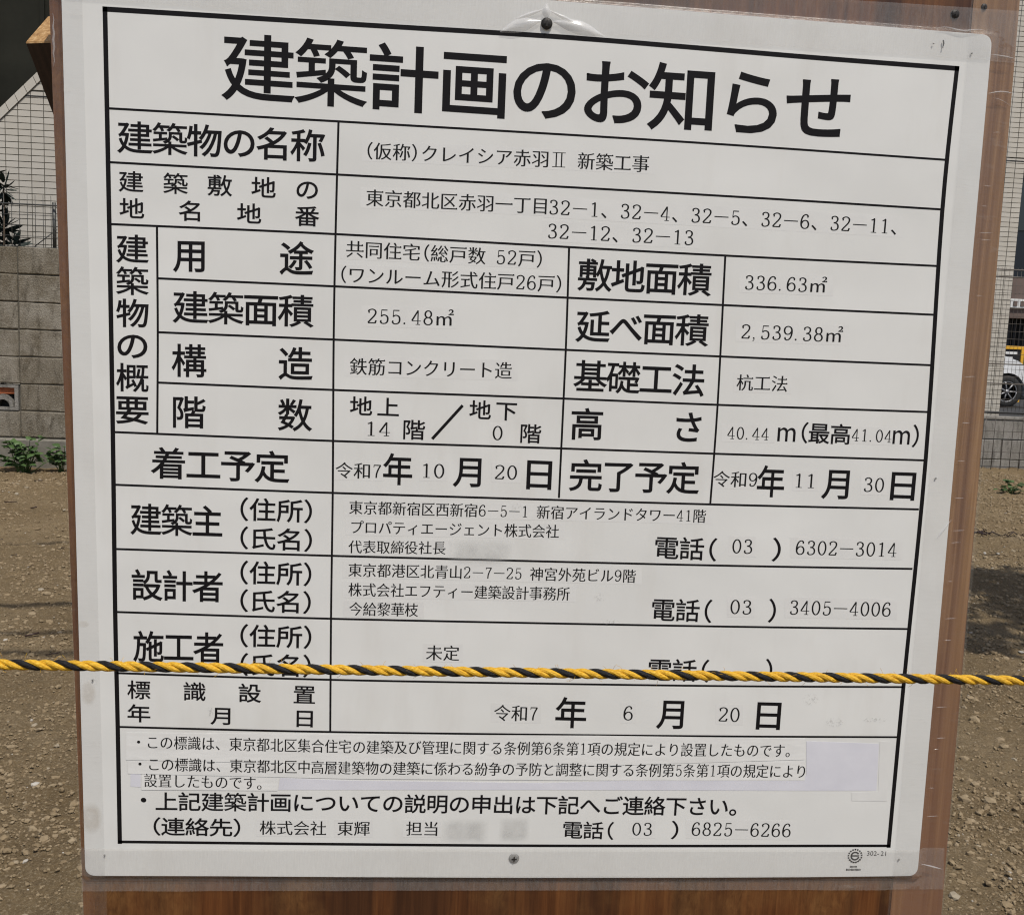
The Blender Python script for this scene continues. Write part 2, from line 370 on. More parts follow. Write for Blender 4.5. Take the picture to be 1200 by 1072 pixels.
# ---------------------------------------------------------------- the notice board
TEXT = [
  ('建築計画のお知らせ', 'T', 0.1055, 1.4136, 0.7195, 1.4084, 0.0618, 0.065, 0),
  ('建築物の名称', 'G', 0.0085, 1.3431, 0.2039, 1.3448, 0.0299, 0.0303, 0),
  ('(仮称)クレイシア赤羽Ⅱ 新築工事', 'M', 0.2445, 1.343, 0.5208, 1.3449, 0.0161, 0.0164, 0),
  ('建築敷地の', 'g', 0.0096, 1.3021, 0.1978, 1.3035, 0.0196, 0.0199, 0.76),
  ('地名地番', 'g', 0.0102, 1.2771, 0.1996, 1.2782, 0.0192, 0.0194, 1.35),
  ('建', 'G', 0.0068, 1.2389, 0.0375, 1.2393, 0.0271, 0.0271, 0),
  ('築', 'G', 0.0066, 1.2083, 0.0374, 1.2087, 0.0272, 0.0274, 0),
  ('物', 'G', 0.0064, 1.1775, 0.0373, 1.1779, 0.0274, 0.0275, 0),
  ('の', 'G', 0.0074, 1.1465, 0.036, 1.1467, 0.0277, 0.0278, 0),
  ('概', 'G', 0.0059, 1.1152, 0.0371, 1.1154, 0.028, 0.028, 0),
  ('要', 'G', 0.0057, 1.0837, 0.037, 1.0838, 0.0282, 0.0282, 0),
  ('用途', 'G', 0.0604, 1.235, 0.1949, 1.2377, 0.0317, 0.032, 2.17),
  ('建築面積', 'G', 0.06, 1.1857, 0.1958, 1.1868, 0.0313, 0.0315, 0),
  ('構造', 'G', 0.059, 1.1337, 0.1958, 1.1352, 0.0325, 0.0328, 2.14),
  ('階数', 'G', 0.0604, 1.0832, 0.1961, 1.0843, 0.032, 0.0324, 2.14),
  ('着工予定', 'G', 0.0389, 1.0318, 0.1745, 1.0313, 0.0316, 0.0319, 0),
  ('建築主', 'G', 0.0188, 0.9748, 0.1089, 0.9742, 0.032, 0.0322, 0),
  ('(住所)', 'g', 0.1265, 0.9878, 0.1975, 0.9872, 0.0234, 0.0236, 0.02),
  ('(氏名)', 'g', 0.1267, 0.9586, 0.198, 0.9574, 0.0227, 0.0229, 0.02),
  ('設計者', 'G', 0.0198, 0.9078, 0.1096, 0.9072, 0.0317, 0.0319, 0),
  ('(住所)', 'g', 0.127, 0.9229, 0.198, 0.9224, 0.0239, 0.0239, 0.02),
  ('(氏名)', 'g', 0.1272, 0.8938, 0.1979, 0.893, 0.0231, 0.0232, 0.02),
  ('施工者', 'G', 0.0209, 0.8441, 0.1105, 0.8436, 0.0321, 0.0324, 0),
  ('(住所)', 'g', 0.1275, 0.8571, 0.1991, 0.8566, 0.0237, 0.0238, 0.02),
  ('(氏名)', 'g', 0.1278, 0.8268, 0.199, 0.826, 0.0235, 0.0236, 0.02),
  ('標識設置', 'g', 0.0148, 0.7983, 0.2039, 0.7953, 0.0198, 0.0201, 1.37),
  ('年月日', 'g', 0.0149, 0.7735, 0.2021, 0.7698, 0.019, 0.0194, 2.5),
  ('東京都北区赤羽一丁目', 'M', 0.2444, 1.2986, 0.421, 1.2993, 0.0162, 0.0164, 0),
  ('32－1、32－4、32－5、32－6、32－11、', 'M', 0.4238, 1.2986, 0.7782, 1.2967, 0.0168, 0.0173, 0),
  ('32－12、32－13', 'M', 0.4235, 1.2754, 0.5699, 1.2756, 0.017, 0.0172, 0),
  ('共同住宅(総戸数 52戸)', 'M', 0.226, 1.2489, 0.4186, 1.2476, 0.0164, 0.0167, 0),
  ('(ワンルーム形式住戸26戸)', 'M', 0.2218, 1.224, 0.4391, 1.2242, 0.0165, 0.0168, 0),
  ('255.48㎡', 'M', 0.2483, 1.1846, 0.3333, 1.1855, 0.0171, 0.0173, 0),
  ('鉄筋コンクリート造', 'M', 0.2321, 1.1346, 0.3935, 1.1364, 0.0169, 0.017, 0),
  ('地上', 'g', 0.2329, 1.0955, 0.2818, 1.0952, 0.0192, 0.0193, 0.19),
  ('14', 'M', 0.2509, 1.0729, 0.2735, 1.0731, 0.0172, 0.0172, 0),
  ('階', 'g', 0.2867, 1.0735, 0.3085, 1.0734, 0.0202, 0.0202, 0),
  ('地下', 'g', 0.3521, 1.0959, 0.4001, 1.0956, 0.0194, 0.0194, 0.19),
  ('0', 'M', 0.3765, 1.073, 0.3866, 1.073, 0.0173, 0.0173, 0),
  ('階', 'g', 0.4048, 1.0736, 0.4259, 1.0736, 0.0197, 0.0198, 0),
  ('敷地面積', 'G', 0.4554, 1.2346, 0.5912, 1.2348, 0.0318, 0.0321, 0),
  ('延べ面積', 'G', 0.4559, 1.1839, 0.5917, 1.1844, 0.0318, 0.0321, 0),
  ('基礎工法', 'G', 0.4561, 1.1339, 0.5907, 1.1336, 0.0322, 0.0325, 0),
  ('高さ', 'G', 0.4559, 1.0851, 0.5904, 1.0859, 0.0326, 0.0329, 2.1),
  ('336.63㎡', 'M', 0.6258, 1.2343, 0.7106, 1.2347, 0.017, 0.0171, 0),
  ('2,539.38㎡', 'M', 0.6255, 1.1851, 0.7315, 1.1855, 0.0172, 0.0174, 0),
  ('杭工法', 'M', 0.6242, 1.1334, 0.6773, 1.1337, 0.0165, 0.0166, 0),
  ('40.44', 'M', 0.618, 1.0814, 0.6618, 1.0813, 0.0154, 0.0154, 0),
  ('m', 'L', 0.671, 1.0864, 0.69, 1.0863, 0.0345, 0.0345, 0),
  ('(最高', 'g', 0.6963, 1.0843, 0.7484, 1.0839, 0.0213, 0.0213, 0),
  ('41.04', 'M', 0.7498, 1.0837, 0.7926, 1.0834, 0.0156, 0.0156, 0),
  ('m', 'L', 0.7938, 1.0877, 0.8122, 1.0876, 0.0347, 0.0348, 0),
  (')', 'g', 0.8149, 1.0849, 0.8217, 1.0848, 0.0232, 0.0232, 0),
  ('令和7', 'M', 0.2201, 1.0302, 0.2656, 1.0302, 0.0164, 0.0165, 0),
  ('年', 'G', 0.2675, 1.0329, 0.2969, 1.0328, 0.0321, 0.0322, 0),
  ('10', 'M', 0.3076, 1.0323, 0.3291, 1.0324, 0.0175, 0.0174, 0),
  ('月', 'G', 0.338, 1.0326, 0.3665, 1.0326, 0.0314, 0.0314, 0),
  ('20', 'M', 0.3804, 1.0331, 0.403, 1.0332, 0.0175, 0.0175, 0),
  ('日', 'G', 0.4129, 1.0324, 0.4387, 1.0322, 0.0325, 0.0325, 0),
  ('完了予定', 'G', 0.4568, 1.0325, 0.5923, 1.033, 0.0326, 0.0329, 0),
  ('令和9', 'M', 0.6067, 1.0333, 0.653, 1.0334, 0.0169, 0.0169, 0),
  ('年', 'G', 0.653, 1.0323, 0.6821, 1.0323, 0.0331, 0.0331, 0),
  ('11', 'M', 0.6941, 1.034, 0.7138, 1.034, 0.018, 0.0179, 0),
  ('月', 'G', 0.7222, 1.032, 0.7513, 1.032, 0.0323, 0.0324, 0),
  ('30', 'M', 0.7675, 1.0321, 0.789, 1.032, 0.018, 0.0181, 0),
  ('日', 'G', 0.7964, 1.0324, 0.823, 1.0323, 0.0325, 0.0326, 0),
  ('東京都新宿区西新宿6－5－1 新宿アイランドタワー41階', 'M', 0.2346, 0.9926, 0.6015, 0.9938, 0.014, 0.0144, 0),
  ('プロパティエージェント株式会社', 'M', 0.237, 0.9725, 0.4488, 0.9735, 0.0141, 0.0143, 0),
  ('代表取締役社長', 'M', 0.2346, 0.9521, 0.3331, 0.9532, 0.0137, 0.0138, 0),
  ('電話(', 'g', 0.55, 0.9597, 0.6154, 0.9586, 0.0239, 0.024, 0),
  ('03', 'M', 0.6317, 0.9629, 0.6531, 0.9628, 0.0181, 0.0181, 0),
  (')', 'g', 0.6745, 0.9606, 0.6837, 0.9601, 0.0246, 0.0246, 0),
  ('6302－3014', 'M', 0.6997, 0.9632, 0.809, 0.9634, 0.0182, 0.0184, 0),
  ('東京都港区北青山2－7－25 神宮外苑ビル9階', 'M', 0.2351, 0.9281, 0.5315, 0.9284, 0.0142, 0.0145, 0),
  ('株式会社エフティー建築設計事務所', 'M', 0.2355, 0.9076, 0.4633, 0.908, 0.0143, 0.0145, 0),
  ('今給黎華枝', 'M', 0.2368, 0.8874, 0.307, 0.8876, 0.0144, 0.0145, 0),
  ('電話(', 'g', 0.5507, 0.8934, 0.6147, 0.8927, 0.0243, 0.0245, 0),
  ('03', 'M', 0.6342, 0.898, 0.6569, 0.8977, 0.0185, 0.0184, 0),
  (')', 'g', 0.6755, 0.8949, 0.6835, 0.8943, 0.025, 0.025, 0),
  ('3405－4006', 'M', 0.6986, 0.8986, 0.8086, 0.8986, 0.0185, 0.0187, 0),
  ('未定', 'M', 0.3166, 0.8425, 0.351, 0.8423, 0.0164, 0.0164, 0),
  ('電話(', 'g', 0.5509, 0.8284, 0.6158, 0.8276, 0.0243, 0.0243, 0),
  (')', 'g', 0.6767, 0.8297, 0.6845, 0.8293, 0.0244, 0.0245, 0),
  ('令和7', 'M', 0.3896, 0.7787, 0.4356, 0.7781, 0.0178, 0.0178, 0),
  ('年', 'G', 0.4544, 0.78, 0.4874, 0.7795, 0.0336, 0.0338, 0),
  ('6', 'M', 0.5269, 0.7802, 0.537, 0.7798, 0.0188, 0.0188, 0),
  ('月', 'G', 0.5625, 0.7799, 0.5918, 0.7796, 0.033, 0.0331, 0),
  ('20', 'M', 0.6298, 0.7801, 0.6525, 0.7796, 0.0189, 0.019, 0),
  ('日', 'G', 0.6711, 0.78, 0.6976, 0.7796, 0.0332, 0.0334, 0),
  ('・この標識は、東京都北区集合住宅', 'N', 0.0244, 0.7428, 0.2418, 0.74, 0.0146, 0.0149, 0),
  ('の建築及び管理に関する条例第6条第1項の規定により設置したものです。', 'N', 0.2442, 0.7398, 0.7107, 0.7405, 0.0149, 0.0154, 0),
  ('・この標識は、東京都北区中高層建', 'N', 0.0257, 0.7192, 0.242, 0.7168, 0.0147, 0.0149, 0),
  ('築物の建築に係わる紛争の予防と調整に関する条例第5条第1項の規定により', 'N', 0.2432, 0.7168, 0.7292, 0.7171, 0.0149, 0.0155, 0),
  ('設置したものです。', 'N', 0.0314, 0.7016, 0.1506, 0.6993, 0.0148, 0.0149, 0),
  ('・', 'g', 0.0279, 0.6802, 0.0335, 0.68, 0.0205, 0.0204, 0),
  ('上記建築計画についての説明の申出は下記へご連絡下さい。', 'g', 0.0428, 0.6787, 0.6566, 0.6764, 0.0205, 0.0214, 0),
  ('(連絡先)', 'g', 0.0407, 0.6515, 0.1292, 0.6502, 0.0196, 0.0198, 0.0),
  ('株式会社', 'M', 0.1491, 0.6505, 0.2179, 0.6498, 0.0161, 0.0162, 0),
  ('東輝', 'M', 0.2298, 0.65, 0.2634, 0.6498, 0.0161, 0.0162, 0),
  ('担当', 'M', 0.3016, 0.6501, 0.3347, 0.6499, 0.0162, 0.0163, 0),
  ('電話(', 'g', 0.4689, 0.6495, 0.5238, 0.6483, 0.0198, 0.0198, 0),
  ('03', 'M', 0.5438, 0.6505, 0.5653, 0.6502, 0.0175, 0.0175, 0),
  (')', 'g', 0.5865, 0.6497, 0.5943, 0.6494, 0.0204, 0.0205, 0),
  ('6825－6266', 'M', 0.6089, 0.6508, 0.7187, 0.6495, 0.0185, 0.0187, 0),
  ('302-21', 'L', 0.8067, 0.6236, 0.8283, 0.6233, 0.0084, 0.0085, 0),
]
FRAME = [
  ([(-0.0018, 1.4581), (0.217, 1.4588), (0.413, 1.4596), (0.5472, 1.4579), (0.6845, 1.4555), (0.826, 1.454)], 0.0046),
  ([(0.826, 1.454), (0.8245, 1.3125), (0.8315, 1.059), (0.8304, 0.812), (0.8306, 0.6321)], 0.0044),
  ([(0.0065, 0.6343), (0.234, 0.6323), (0.4147, 0.6312), (0.6001, 0.6313), (0.8306, 0.6321)], 0.003),
  ([(-0.0018, 1.4581), (0.0006, 1.262), (0.0025, 1.0612), (0.0035, 0.8798), (0.0052, 0.7588), (0.0065, 0.6343)], 0.0044),
]
LINES = [
  ([(0.0008, 1.3686), (0.2189, 1.3687), (0.553, 1.3681), (0.8253, 1.3651)], 0.0021),
  ([(0.001, 1.3191), (0.2199, 1.3189), (0.5562, 1.3183), (0.8259, 1.3162)], 0.0021),
  ([(0.0011, 1.2614), (0.2211, 1.2623), (0.5599, 1.26), (0.8267, 1.2597)], 0.0021),
  ([(0.046, 1.2121), (0.2221, 1.212), (0.4477, 1.2111), (0.6069, 1.2107), (0.8279, 1.2104)], 0.0021),
  ([(0.0459, 1.1603), (0.2232, 1.1601), (0.4468, 1.1593), (0.6061, 1.159), (0.8298, 1.1588)], 0.0021),
  ([(0.0459, 1.1113), (0.2242, 1.1104), (0.4466, 1.1103), (0.6059, 1.1097), (0.8285, 1.1103)], 0.0021),
  ([(0.0012, 1.0611), (0.2252, 1.0594), (0.4464, 1.0595), (0.6058, 1.0593), (0.8296, 1.0596)], 0.0021),
  ([(0.0019, 1.0087), (0.2263, 1.0068), (0.5761, 1.0063), (0.8291, 1.0075)], 0.0021),
  ([(0.0025, 0.9438), (0.2276, 0.9422), (0.5803, 0.9418), (0.8282, 0.9434)], 0.0021),
  ([(0.0035, 0.8792), (0.229, 0.8765), (0.5844, 0.8763), (0.8297, 0.8777)], 0.0021),
  ([(0.0045, 0.8155), (0.2303, 0.8117), (0.5886, 0.8112), (0.8304, 0.8133)], 0.0021),
  ([(0.0058, 0.7586), (0.2315, 0.7556), (0.5922, 0.7555), (0.8293, 0.7569)], 0.0021),
  ([(0.0453, 1.262), (0.0459, 1.1606), (0.0452, 1.0618)], 0.0021),
  ([(0.2162, 1.3683), (0.2155, 1.2627), (0.2157, 1.1584), (0.2177, 1.0133), (0.2185, 0.8844), (0.2201, 0.7559)], 0.0021),
  ([(0.4452, 1.2606), (0.4468, 1.1593), (0.4471, 1.0085)], 0.0021),
  ([(0.6035, 1.2595), (0.6059, 1.11), (0.6052, 1.0067)], 0.0021),
]
SLASH = ([(0.3158, 1.0648), (0.3453, 1.0997)], 0.003)
PAPER = [
  [(0.239, 1.333), (0.5273, 1.3354), (0.5261, 1.3551), (0.2386, 1.3523)],
  [(0.2389, 1.2885), (0.4274, 1.2897), (0.4265, 1.3095), (0.2384, 1.308)],
  [(0.4184, 1.2882), (0.7854, 1.2866), (0.7834, 1.3074), (0.4175, 1.3084)],
  [(0.418, 1.2649), (0.5767, 1.2656), (0.5753, 1.2862), (0.4171, 1.2853)],
  [(0.2205, 1.2387), (0.425, 1.2378), (0.4241, 1.2578), (0.2201, 1.2584)],
  [(0.2162, 1.2138), (0.4455, 1.2144), (0.4446, 1.2345), (0.2158, 1.2336)],
  [(0.2427, 1.1741), (0.3396, 1.1754), (0.3388, 1.196), (0.2422, 1.1946)],
  [(0.2264, 1.1243), (0.3999, 1.1264), (0.3991, 1.1469), (0.226, 1.1445)],
  [(0.2478, 1.0625), (0.2772, 1.0628), (0.2767, 1.0835), (0.2473, 1.0831)],
  [(0.3734, 1.0624), (0.3905, 1.0627), (0.3896, 1.0835), (0.3726, 1.0832)],
  [(0.6204, 1.2238), (0.7177, 1.2247), (0.716, 1.2452), (0.6189, 1.2442)],
  [(0.6201, 1.1745), (0.7387, 1.1754), (0.7369, 1.1961), (0.6186, 1.1951)],
  [(0.6213, 1.1233), (0.6816, 1.1238), (0.6801, 1.1437), (0.6199, 1.1432)],
  [(0.6124, 1.0719), (0.6688, 1.0722), (0.6674, 1.0908), (0.6111, 1.0904)],
  [(0.7443, 1.0741), (0.7999, 1.0742), (0.7982, 1.0929), (0.7427, 1.0928)],
  [(0.2169, 1.0202), (0.2693, 1.0204), (0.2688, 1.0402), (0.2166, 1.04)],
  [(0.3044, 1.0217), (0.3329, 1.022), (0.3322, 1.043), (0.3038, 1.0426)],
  [(0.3774, 1.0225), (0.407, 1.0228), (0.4061, 1.0439), (0.3765, 1.0435)],
  [(0.6038, 1.023), (0.6573, 1.0233), (0.6558, 1.0437), (0.6024, 1.0433)],
  [(0.6913, 1.0231), (0.7184, 1.0233), (0.7166, 1.0449), (0.6897, 1.0446)],
  [(0.7648, 1.0212), (0.7937, 1.0213), (0.7917, 1.043), (0.7629, 1.0428)],
  [(0.2288, 0.984), (0.6084, 0.9853), (0.6072, 1.0026), (0.2284, 1.0008)],
  [(0.2312, 0.9639), (0.4554, 0.9651), (0.4545, 0.9823), (0.2309, 0.9807)],
  [(0.2287, 0.9437), (0.3395, 0.945), (0.3389, 0.9616), (0.2284, 0.9601)],
  [(0.6289, 0.9519), (0.6575, 0.9519), (0.6559, 0.9738), (0.6273, 0.9736)],
  [(0.6942, 0.9521), (0.8165, 0.9525), (0.8144, 0.9746), (0.6924, 0.974)],
  [(0.2292, 0.9195), (0.5383, 0.9198), (0.5372, 0.9372), (0.2289, 0.9365)],
  [(0.2297, 0.8989), (0.4699, 0.8994), (0.4691, 0.9168), (0.2293, 0.9161)],
  [(0.2309, 0.8787), (0.3134, 0.879), (0.3129, 0.8963), (0.2306, 0.8959)],
  [(0.6313, 0.8868), (0.6614, 0.8867), (0.6598, 0.9089), (0.6298, 0.9089)],
  [(0.693, 0.8873), (0.8162, 0.8875), (0.8142, 0.9099), (0.6913, 0.9095)],
  [(0.3134, 0.8326), (0.3549, 0.8325), (0.3542, 0.8523), (0.3128, 0.8523)],
  [(0.3865, 0.768), (0.4397, 0.7675), (0.4387, 0.7888), (0.3856, 0.7893)],
  [(0.5239, 0.7689), (0.5413, 0.7685), (0.54, 0.7911), (0.5227, 0.7915)],
  [(0.6268, 0.7686), (0.657, 0.7682), (0.6554, 0.791), (0.6253, 0.7914)],
  [(0.1456, 0.6408), (0.2217, 0.6401), (0.2213, 0.6595), (0.1454, 0.6601)],
  [(0.2265, 0.6403), (0.2672, 0.6401), (0.2667, 0.6595), (0.2261, 0.6597)],
  [(0.2983, 0.6404), (0.3386, 0.6401), (0.338, 0.6596), (0.2977, 0.6598)],
  [(0.5407, 0.64), (0.5696, 0.6397), (0.5684, 0.6607), (0.5395, 0.661)],
  [(0.6031, 0.6396), (0.7263, 0.6383), (0.7245, 0.6607), (0.6016, 0.6619)],
]
LAVENDER = [[(0.1692, 0.7052), (0.2326, 0.7029), (0.4436, 0.7017), (0.7311, 0.7126), (0.728, 0.7513), (0.8089, 0.7492), (0.8109, 0.6957), (0.7278, 0.6951), (0.4448, 0.6941), (0.1676, 0.6921)]]
NOTE = [
  [(0.0135, 0.7233), (0.2499, 0.7204), (0.502, 0.7212), (0.7278, 0.7305), (0.7259, 0.7541), (0.5003, 0.7549), (0.2491, 0.7534), (0.0137, 0.7526)],
  [(0.0151, 0.7086), (0.2414, 0.7048), (0.5029, 0.705), (0.7297, 0.7068), (0.7279, 0.7296), (0.5021, 0.7203), (0.2499, 0.7194), (0.0143, 0.7224)],
  [(0.0288, 0.6911), (0.1668, 0.6912), (0.1683, 0.7052), (0.0288, 0.708)],
]
SMALL = [
  [(0.0176, 0.6947), (0.0279, 0.6939), (0.028, 0.7078), (0.0177, 0.7086)],
  [(0.7841, 0.6838), (0.8235, 0.6835), (0.8212, 0.7513), (0.8096, 0.7522), (0.8129, 0.6947), (0.7832, 0.6936)],
]
SMUDGE = [(0.3688, 0.9514), (0.3639, 0.6487), (0.4166, 0.6508)]
ECO = (0.7934, 0.6201)
STAINS = [(-0.022, 0.6602, 0.012, 0.018), (-0.0275, 0.866, 0.006, 0.004), (-0.0233, 0.7938, 0.008, 0.014), (0.495, 0.9048, 0.007, 0.005), (0.729, 0.7981, 0.01, 0.007), (0.7575, 0.7727, 0.012, 0.006), (0.8018, 0.7762, 0.016, 0.003), (0.4046, 0.9977, 0.006, 0.005), (0.5081, 0.8785, 0.01, 0.004), (0.0983, 0.7764, 0.004, 0.006)]
TOPSCREW = (0.4129, 1.4706)
BOTSCREW = (0.4174, 0.617)
PLYSCREW = (0.8203, 1.5062)
POSTSCREW = (0.8502, 1.5154)
PINS = [(0.8391, 1.4691), (0.8438, 1.0413), (0.8432, 0.6167), (-0.0087, 0.62), (-0.0189, 0.8082)]

board = empty('notice_board', (.42, .03, 0), 'white Japanese building-plan notice on a brown wooden board behind the striped rope', 'notice board')
def bp(name, me, par=None, off=(0, 0, 0)):
    par = par or board; o = link(name, me, par); base = (-.42, -.03, 0) if par is board else (0, 0, 0)
    o.location = Vector(base)+Vector(off); return o
# plywood panel
bp('plywood_panel', (lambda: (lambda bm: bm_done(bm, 'plywood_panel', PLY))(_pl()))() if False else mesh('plywood_panel',
   [(-.0555, .0035, 1.545), (.8372, .0035, 1.545), (.8415, .0035, .36), (-.0275, .0035, .36), (-.0555, .0155, 1.545), (.8365, .0155, 1.545), (.8415, .0155, .36), (-.0275, .0155, .36)],
   [(3, 2, 1, 0), (4, 5, 6, 7), (0, 1, 5, 4), (2, 3, 7, 6), (1, 2, 6, 5), (3, 0, 4, 7)], PLY))
# right post (visible beside the sheet) and left post behind the panel
def post_mesh(x0t, x1t, x0b, x1b, y0, y1, zt, zb, mat):
    bm = bmesh.new(); v = [bm.verts.new(c) for c in ((x0t, y0, zt), (x1t, y0, zt), (x1b, y0, zb), (x0b, y0, zb), (x0t, y1, zt), (x1t, y1, zt), (x1b, y1, zb), (x0b, y1, zb))]
    for f in ((3, 2, 1, 0), (4, 5, 6, 7), (0, 1, 5, 4), (2, 3, 7, 6), (1, 2, 6, 5), (3, 0, 4, 7)): bm.faces.new([v[i] for i in f])
    bmesh.ops.bevel(bm, geom=list(bm.edges), offset=.0016, segments=2, affect='EDGES'); return bm_done(bm, 'post', mat)
bp('post', post_mesh(.8372, .8870, .8420, .9105, .0045, .075, 1.55, -.02, POST))
bp('post', post_mesh(-.035, .03, -.012, .045, .0165, .075, 1.54, -.02, DARKW))
# diagonal brace, its sawn end showing at the top left
bm = bmesh.new(); bm_box(bm, -.024, .024, -.024, .024, -1.62, 0, .0012); me = bm_done(bm, 'brace', DARKW); me.materials.append(ENDG)
for v in me.vertices:
    if v.co.z > -.01: v.co.z += (v.co.y+.024)*.22
for p in me.polygons:
    if p.normal.z > .5: p.material_index = 1
me.update()
o = bp('brace', me); o.location = Vector((-.42-.0700, -.03+.075, 1.452)); o.rotation_euler = (R(33), 0, R(-18))

# sheet with rounded corners: 3 mm plastic, front face on y = 0
C4 = [(-.0416, 1.4975), (.8592, 1.4880), (.8665, .5967), (-.0287, .5968)]
def rounded(c4, r=.011, n=6):
    out = []
    for i in range(4):
        p = Vector(c4[i]); a = (Vector(c4[i-1])-p).normalized(); b = (Vector(c4[(i+1) % 4])-p).normalized()
        for k in range(n+1):
            t = k/n; out.append(p + a*r*(1-t)**2 + b*r*t**2)
    return out
def bow(x, z): # the sheet bellies off the board a little below the bottom screw line and at the top screw
    return 0
edge = rounded(C4)
e2 = []
for i, p in enumerate(edge):
    e2.append(p); q = edge[(i+1) % len(edge)]
    if abs(q.x-p.x) > .5 and p.y < 1: e2 += [Vector((x_, z_)) for x_, z_ in ((.74, .5953), (.6025, .5946), (.4162, .5945), (.2348, .5954), (.10, .5964))]
edge = e2
bm = bmesh.new(); fr_ = [bm.verts.new((p.x, 0, p.y)) for p in edge]; bk = [bm.verts.new((p.x, .0033, p.y)) for p in edge]
bm.faces.new(fr_); bm.faces.new(bk[::-1])
for i in range(len(edge)): j = (i+1) % len(edge); bm.faces.new((fr_[j], fr_[i], bk[i], bk[j]))
sheet = bp('sheet', bm_done(bm, 'sheet', SHEET))

# thin flat layers on the sheet. y = how far in front (negative)
def flat(name, pts, y, th, mat, par=sheet):
    n = len(pts); V = [(p[0], y, p[1]) for p in pts]+[(p[0], y+th, p[1]) for p in pts]
    F = [tuple(range(n)), tuple(range(2*n-1, n-1, -1))]+[((i+1) % n, i, n+i, n+(i+1) % n) for i in range(n)]
    bm = bmesh.new(); vs = [bm.verts.new(v) for v in V]
    for f in F: bm.faces.new([vs[i] for i in f])
    return bp(name, bm_done(bm, name, mat), par)
def ribbon(pts, w, y, mat, name='ruled_line', ext=0.0):
    P2 = [Vector(p) for p in pts]
    P2[0] = P2[0]+(P2[0]-P2[1]).normalized()*ext; P2[-1] = P2[-1]+(P2[-1]-P2[-2]).normalized()*ext
    # smooth by Catmull-Rom
    Q = []
    for i in range(len(P2)-1):
        a, b, c, d = P2[max(i-1, 0)], P2[i], P2[i+1], P2[min(i+2, len(P2)-1)]
        for k in range(6):
            t = k/6; Q.append(.5*((2*b)+(c-a)*t+(2*a-5*b+4*c-d)*t*t+(3*b-a-3*c+d)*t**3))
    Q.append(P2[-1]); V, F = [], []
    for i, p in enumerate(Q):
        t = (Q[min(i+1, len(Q)-1)]-Q[max(i-1, 0)]).normalized(); n = Vector((-t.y, t.x))*w/2
        V += [(p.x+n.x, y, p.y+n.y), (p.x-n.x, y, p.y-n.y)]
    for i in range(len(Q)-1): F.append((2*i, 2*i+1, 2*i+3, 2*i+2))
    return bp(name, mesh(name, V, F, INK), sheet)
for pts, w_ in FRAME: ribbon(pts, w_, -.00012, INK, 'frame_line', w_/2)
for i, (pts, w_) in enumerate(LINES): ribbon(pts, w_, -.00010-.000002*i, INK)
ribbon(SLASH[0], SLASH[1], -.00014, INK, 'slash_mark')
for i, q in enumerate(PAPER): flat('paper_label', q, -.00004-.0000006*i, .00003, LABEL)
flat('lavender_strip', LAVENDER[0], -.00022, .0001, LAVM)
for q in SMALL: flat('paper_strip', q, -.00019, .0001, LABEL if q is SMALL[1] else LAVM)
for i, q in enumerate(NOTE): flat('paper_strip', q, -.00036-.00002*i, .00012, NOTEM)

# ---- lettering: glyph outlines from the built-in font, re-weighted, filled, set on the plane of the sheet
chars = sorted({ch for t in TEXT for ch in t[0]} - set(' '))
HAND = set('0123456789－.,Ⅱ')
tmp = {}
for ch in chars:
    if ch in HAND and not any(ch in t[0] and t[1] == 'L' for t in TEXT): continue
    real = {'(': '（', ')': '）'}.get(ch, ch)
    fc = bpy.data.curves.new('glyph', 'FONT'); fc.body = real; fc.size = 1; fc.fill_mode = 'NONE'; fc.resolution_u = 5
    fo = bpy.data.objects.new('glyph', fc); COL.objects.link(fo); tmp[ch] = fo
dg = bpy.context.evaluated_depsgraph_get()
GL = {}
for ch, fo in tmp.items():
    me = fo.evaluated_get(dg).to_mesh(); nxt = {}
    for e in me.edges: a, b = e.vertices; nxt.setdefault(a, []).append(b); nxt.setdefault(b, []).append(a)
    seen = set(); loops = []
    for s in range(len(me.vertices)):
        if s in seen or s not in nxt: continue
        lp = [s]; seen.add(s); cur = s
        while True:
            c = [k for k in nxt[cur] if k not in seen]
            if not c: break
            cur = c[0]; seen.add(cur); lp.append(cur)
        L = [Vector((me.vertices[i].co.x, me.vertices[i].co.y)) for i in lp]
        M2 = []
        for p in L:
            if not M2 or (p-M2[-1]).length > 1e-4: M2.append(p)
        if len(M2) > 2 and (M2[0]-M2[-1]).length < 1e-4: M2.pop()
        if len(M2) > 2: loops.append(M2)
    GL[ch] = loops; fo.to_mesh_clear()
for fo in tmp.values(): c_ = fo.data; bpy.data.objects.remove(fo); bpy.data.curves.remove(c_)
def area(L): return .5*sum(L[i].x*L[(i+1) % len(L)].y-L[(i+1) % len(L)].x*L[i].y for i in range(len(L)))
def inside(p, L):
    c = False
    for i in range(len(L)):
        a, b = L[i], L[i-1]
        if (a.y > p.y) != (b.y > p.y) and p.x < (b.x-a.x)*(p.y-a.y)/(b.y-a.y)+a.x: c = not c
    return c
def orient(loops):
    out = []
    for i, L in enumerate(loops):
        depth = sum(inside(L[0], M_) for j, M_ in enumerate(loops) if j != i); ccw = area(L) > 0
        out.append(L if ccw == (depth % 2 == 0) else L[::-1])
    return out        # outer loops ccw, holes cw: ink is always on the left
KB = [p for L in GL['建'] for p in L]; VC = (min(p.y for p in KB)+max(p.y for p in KB))/2; KH = max(p.y for p in KB)-min(p.y for p in KB)
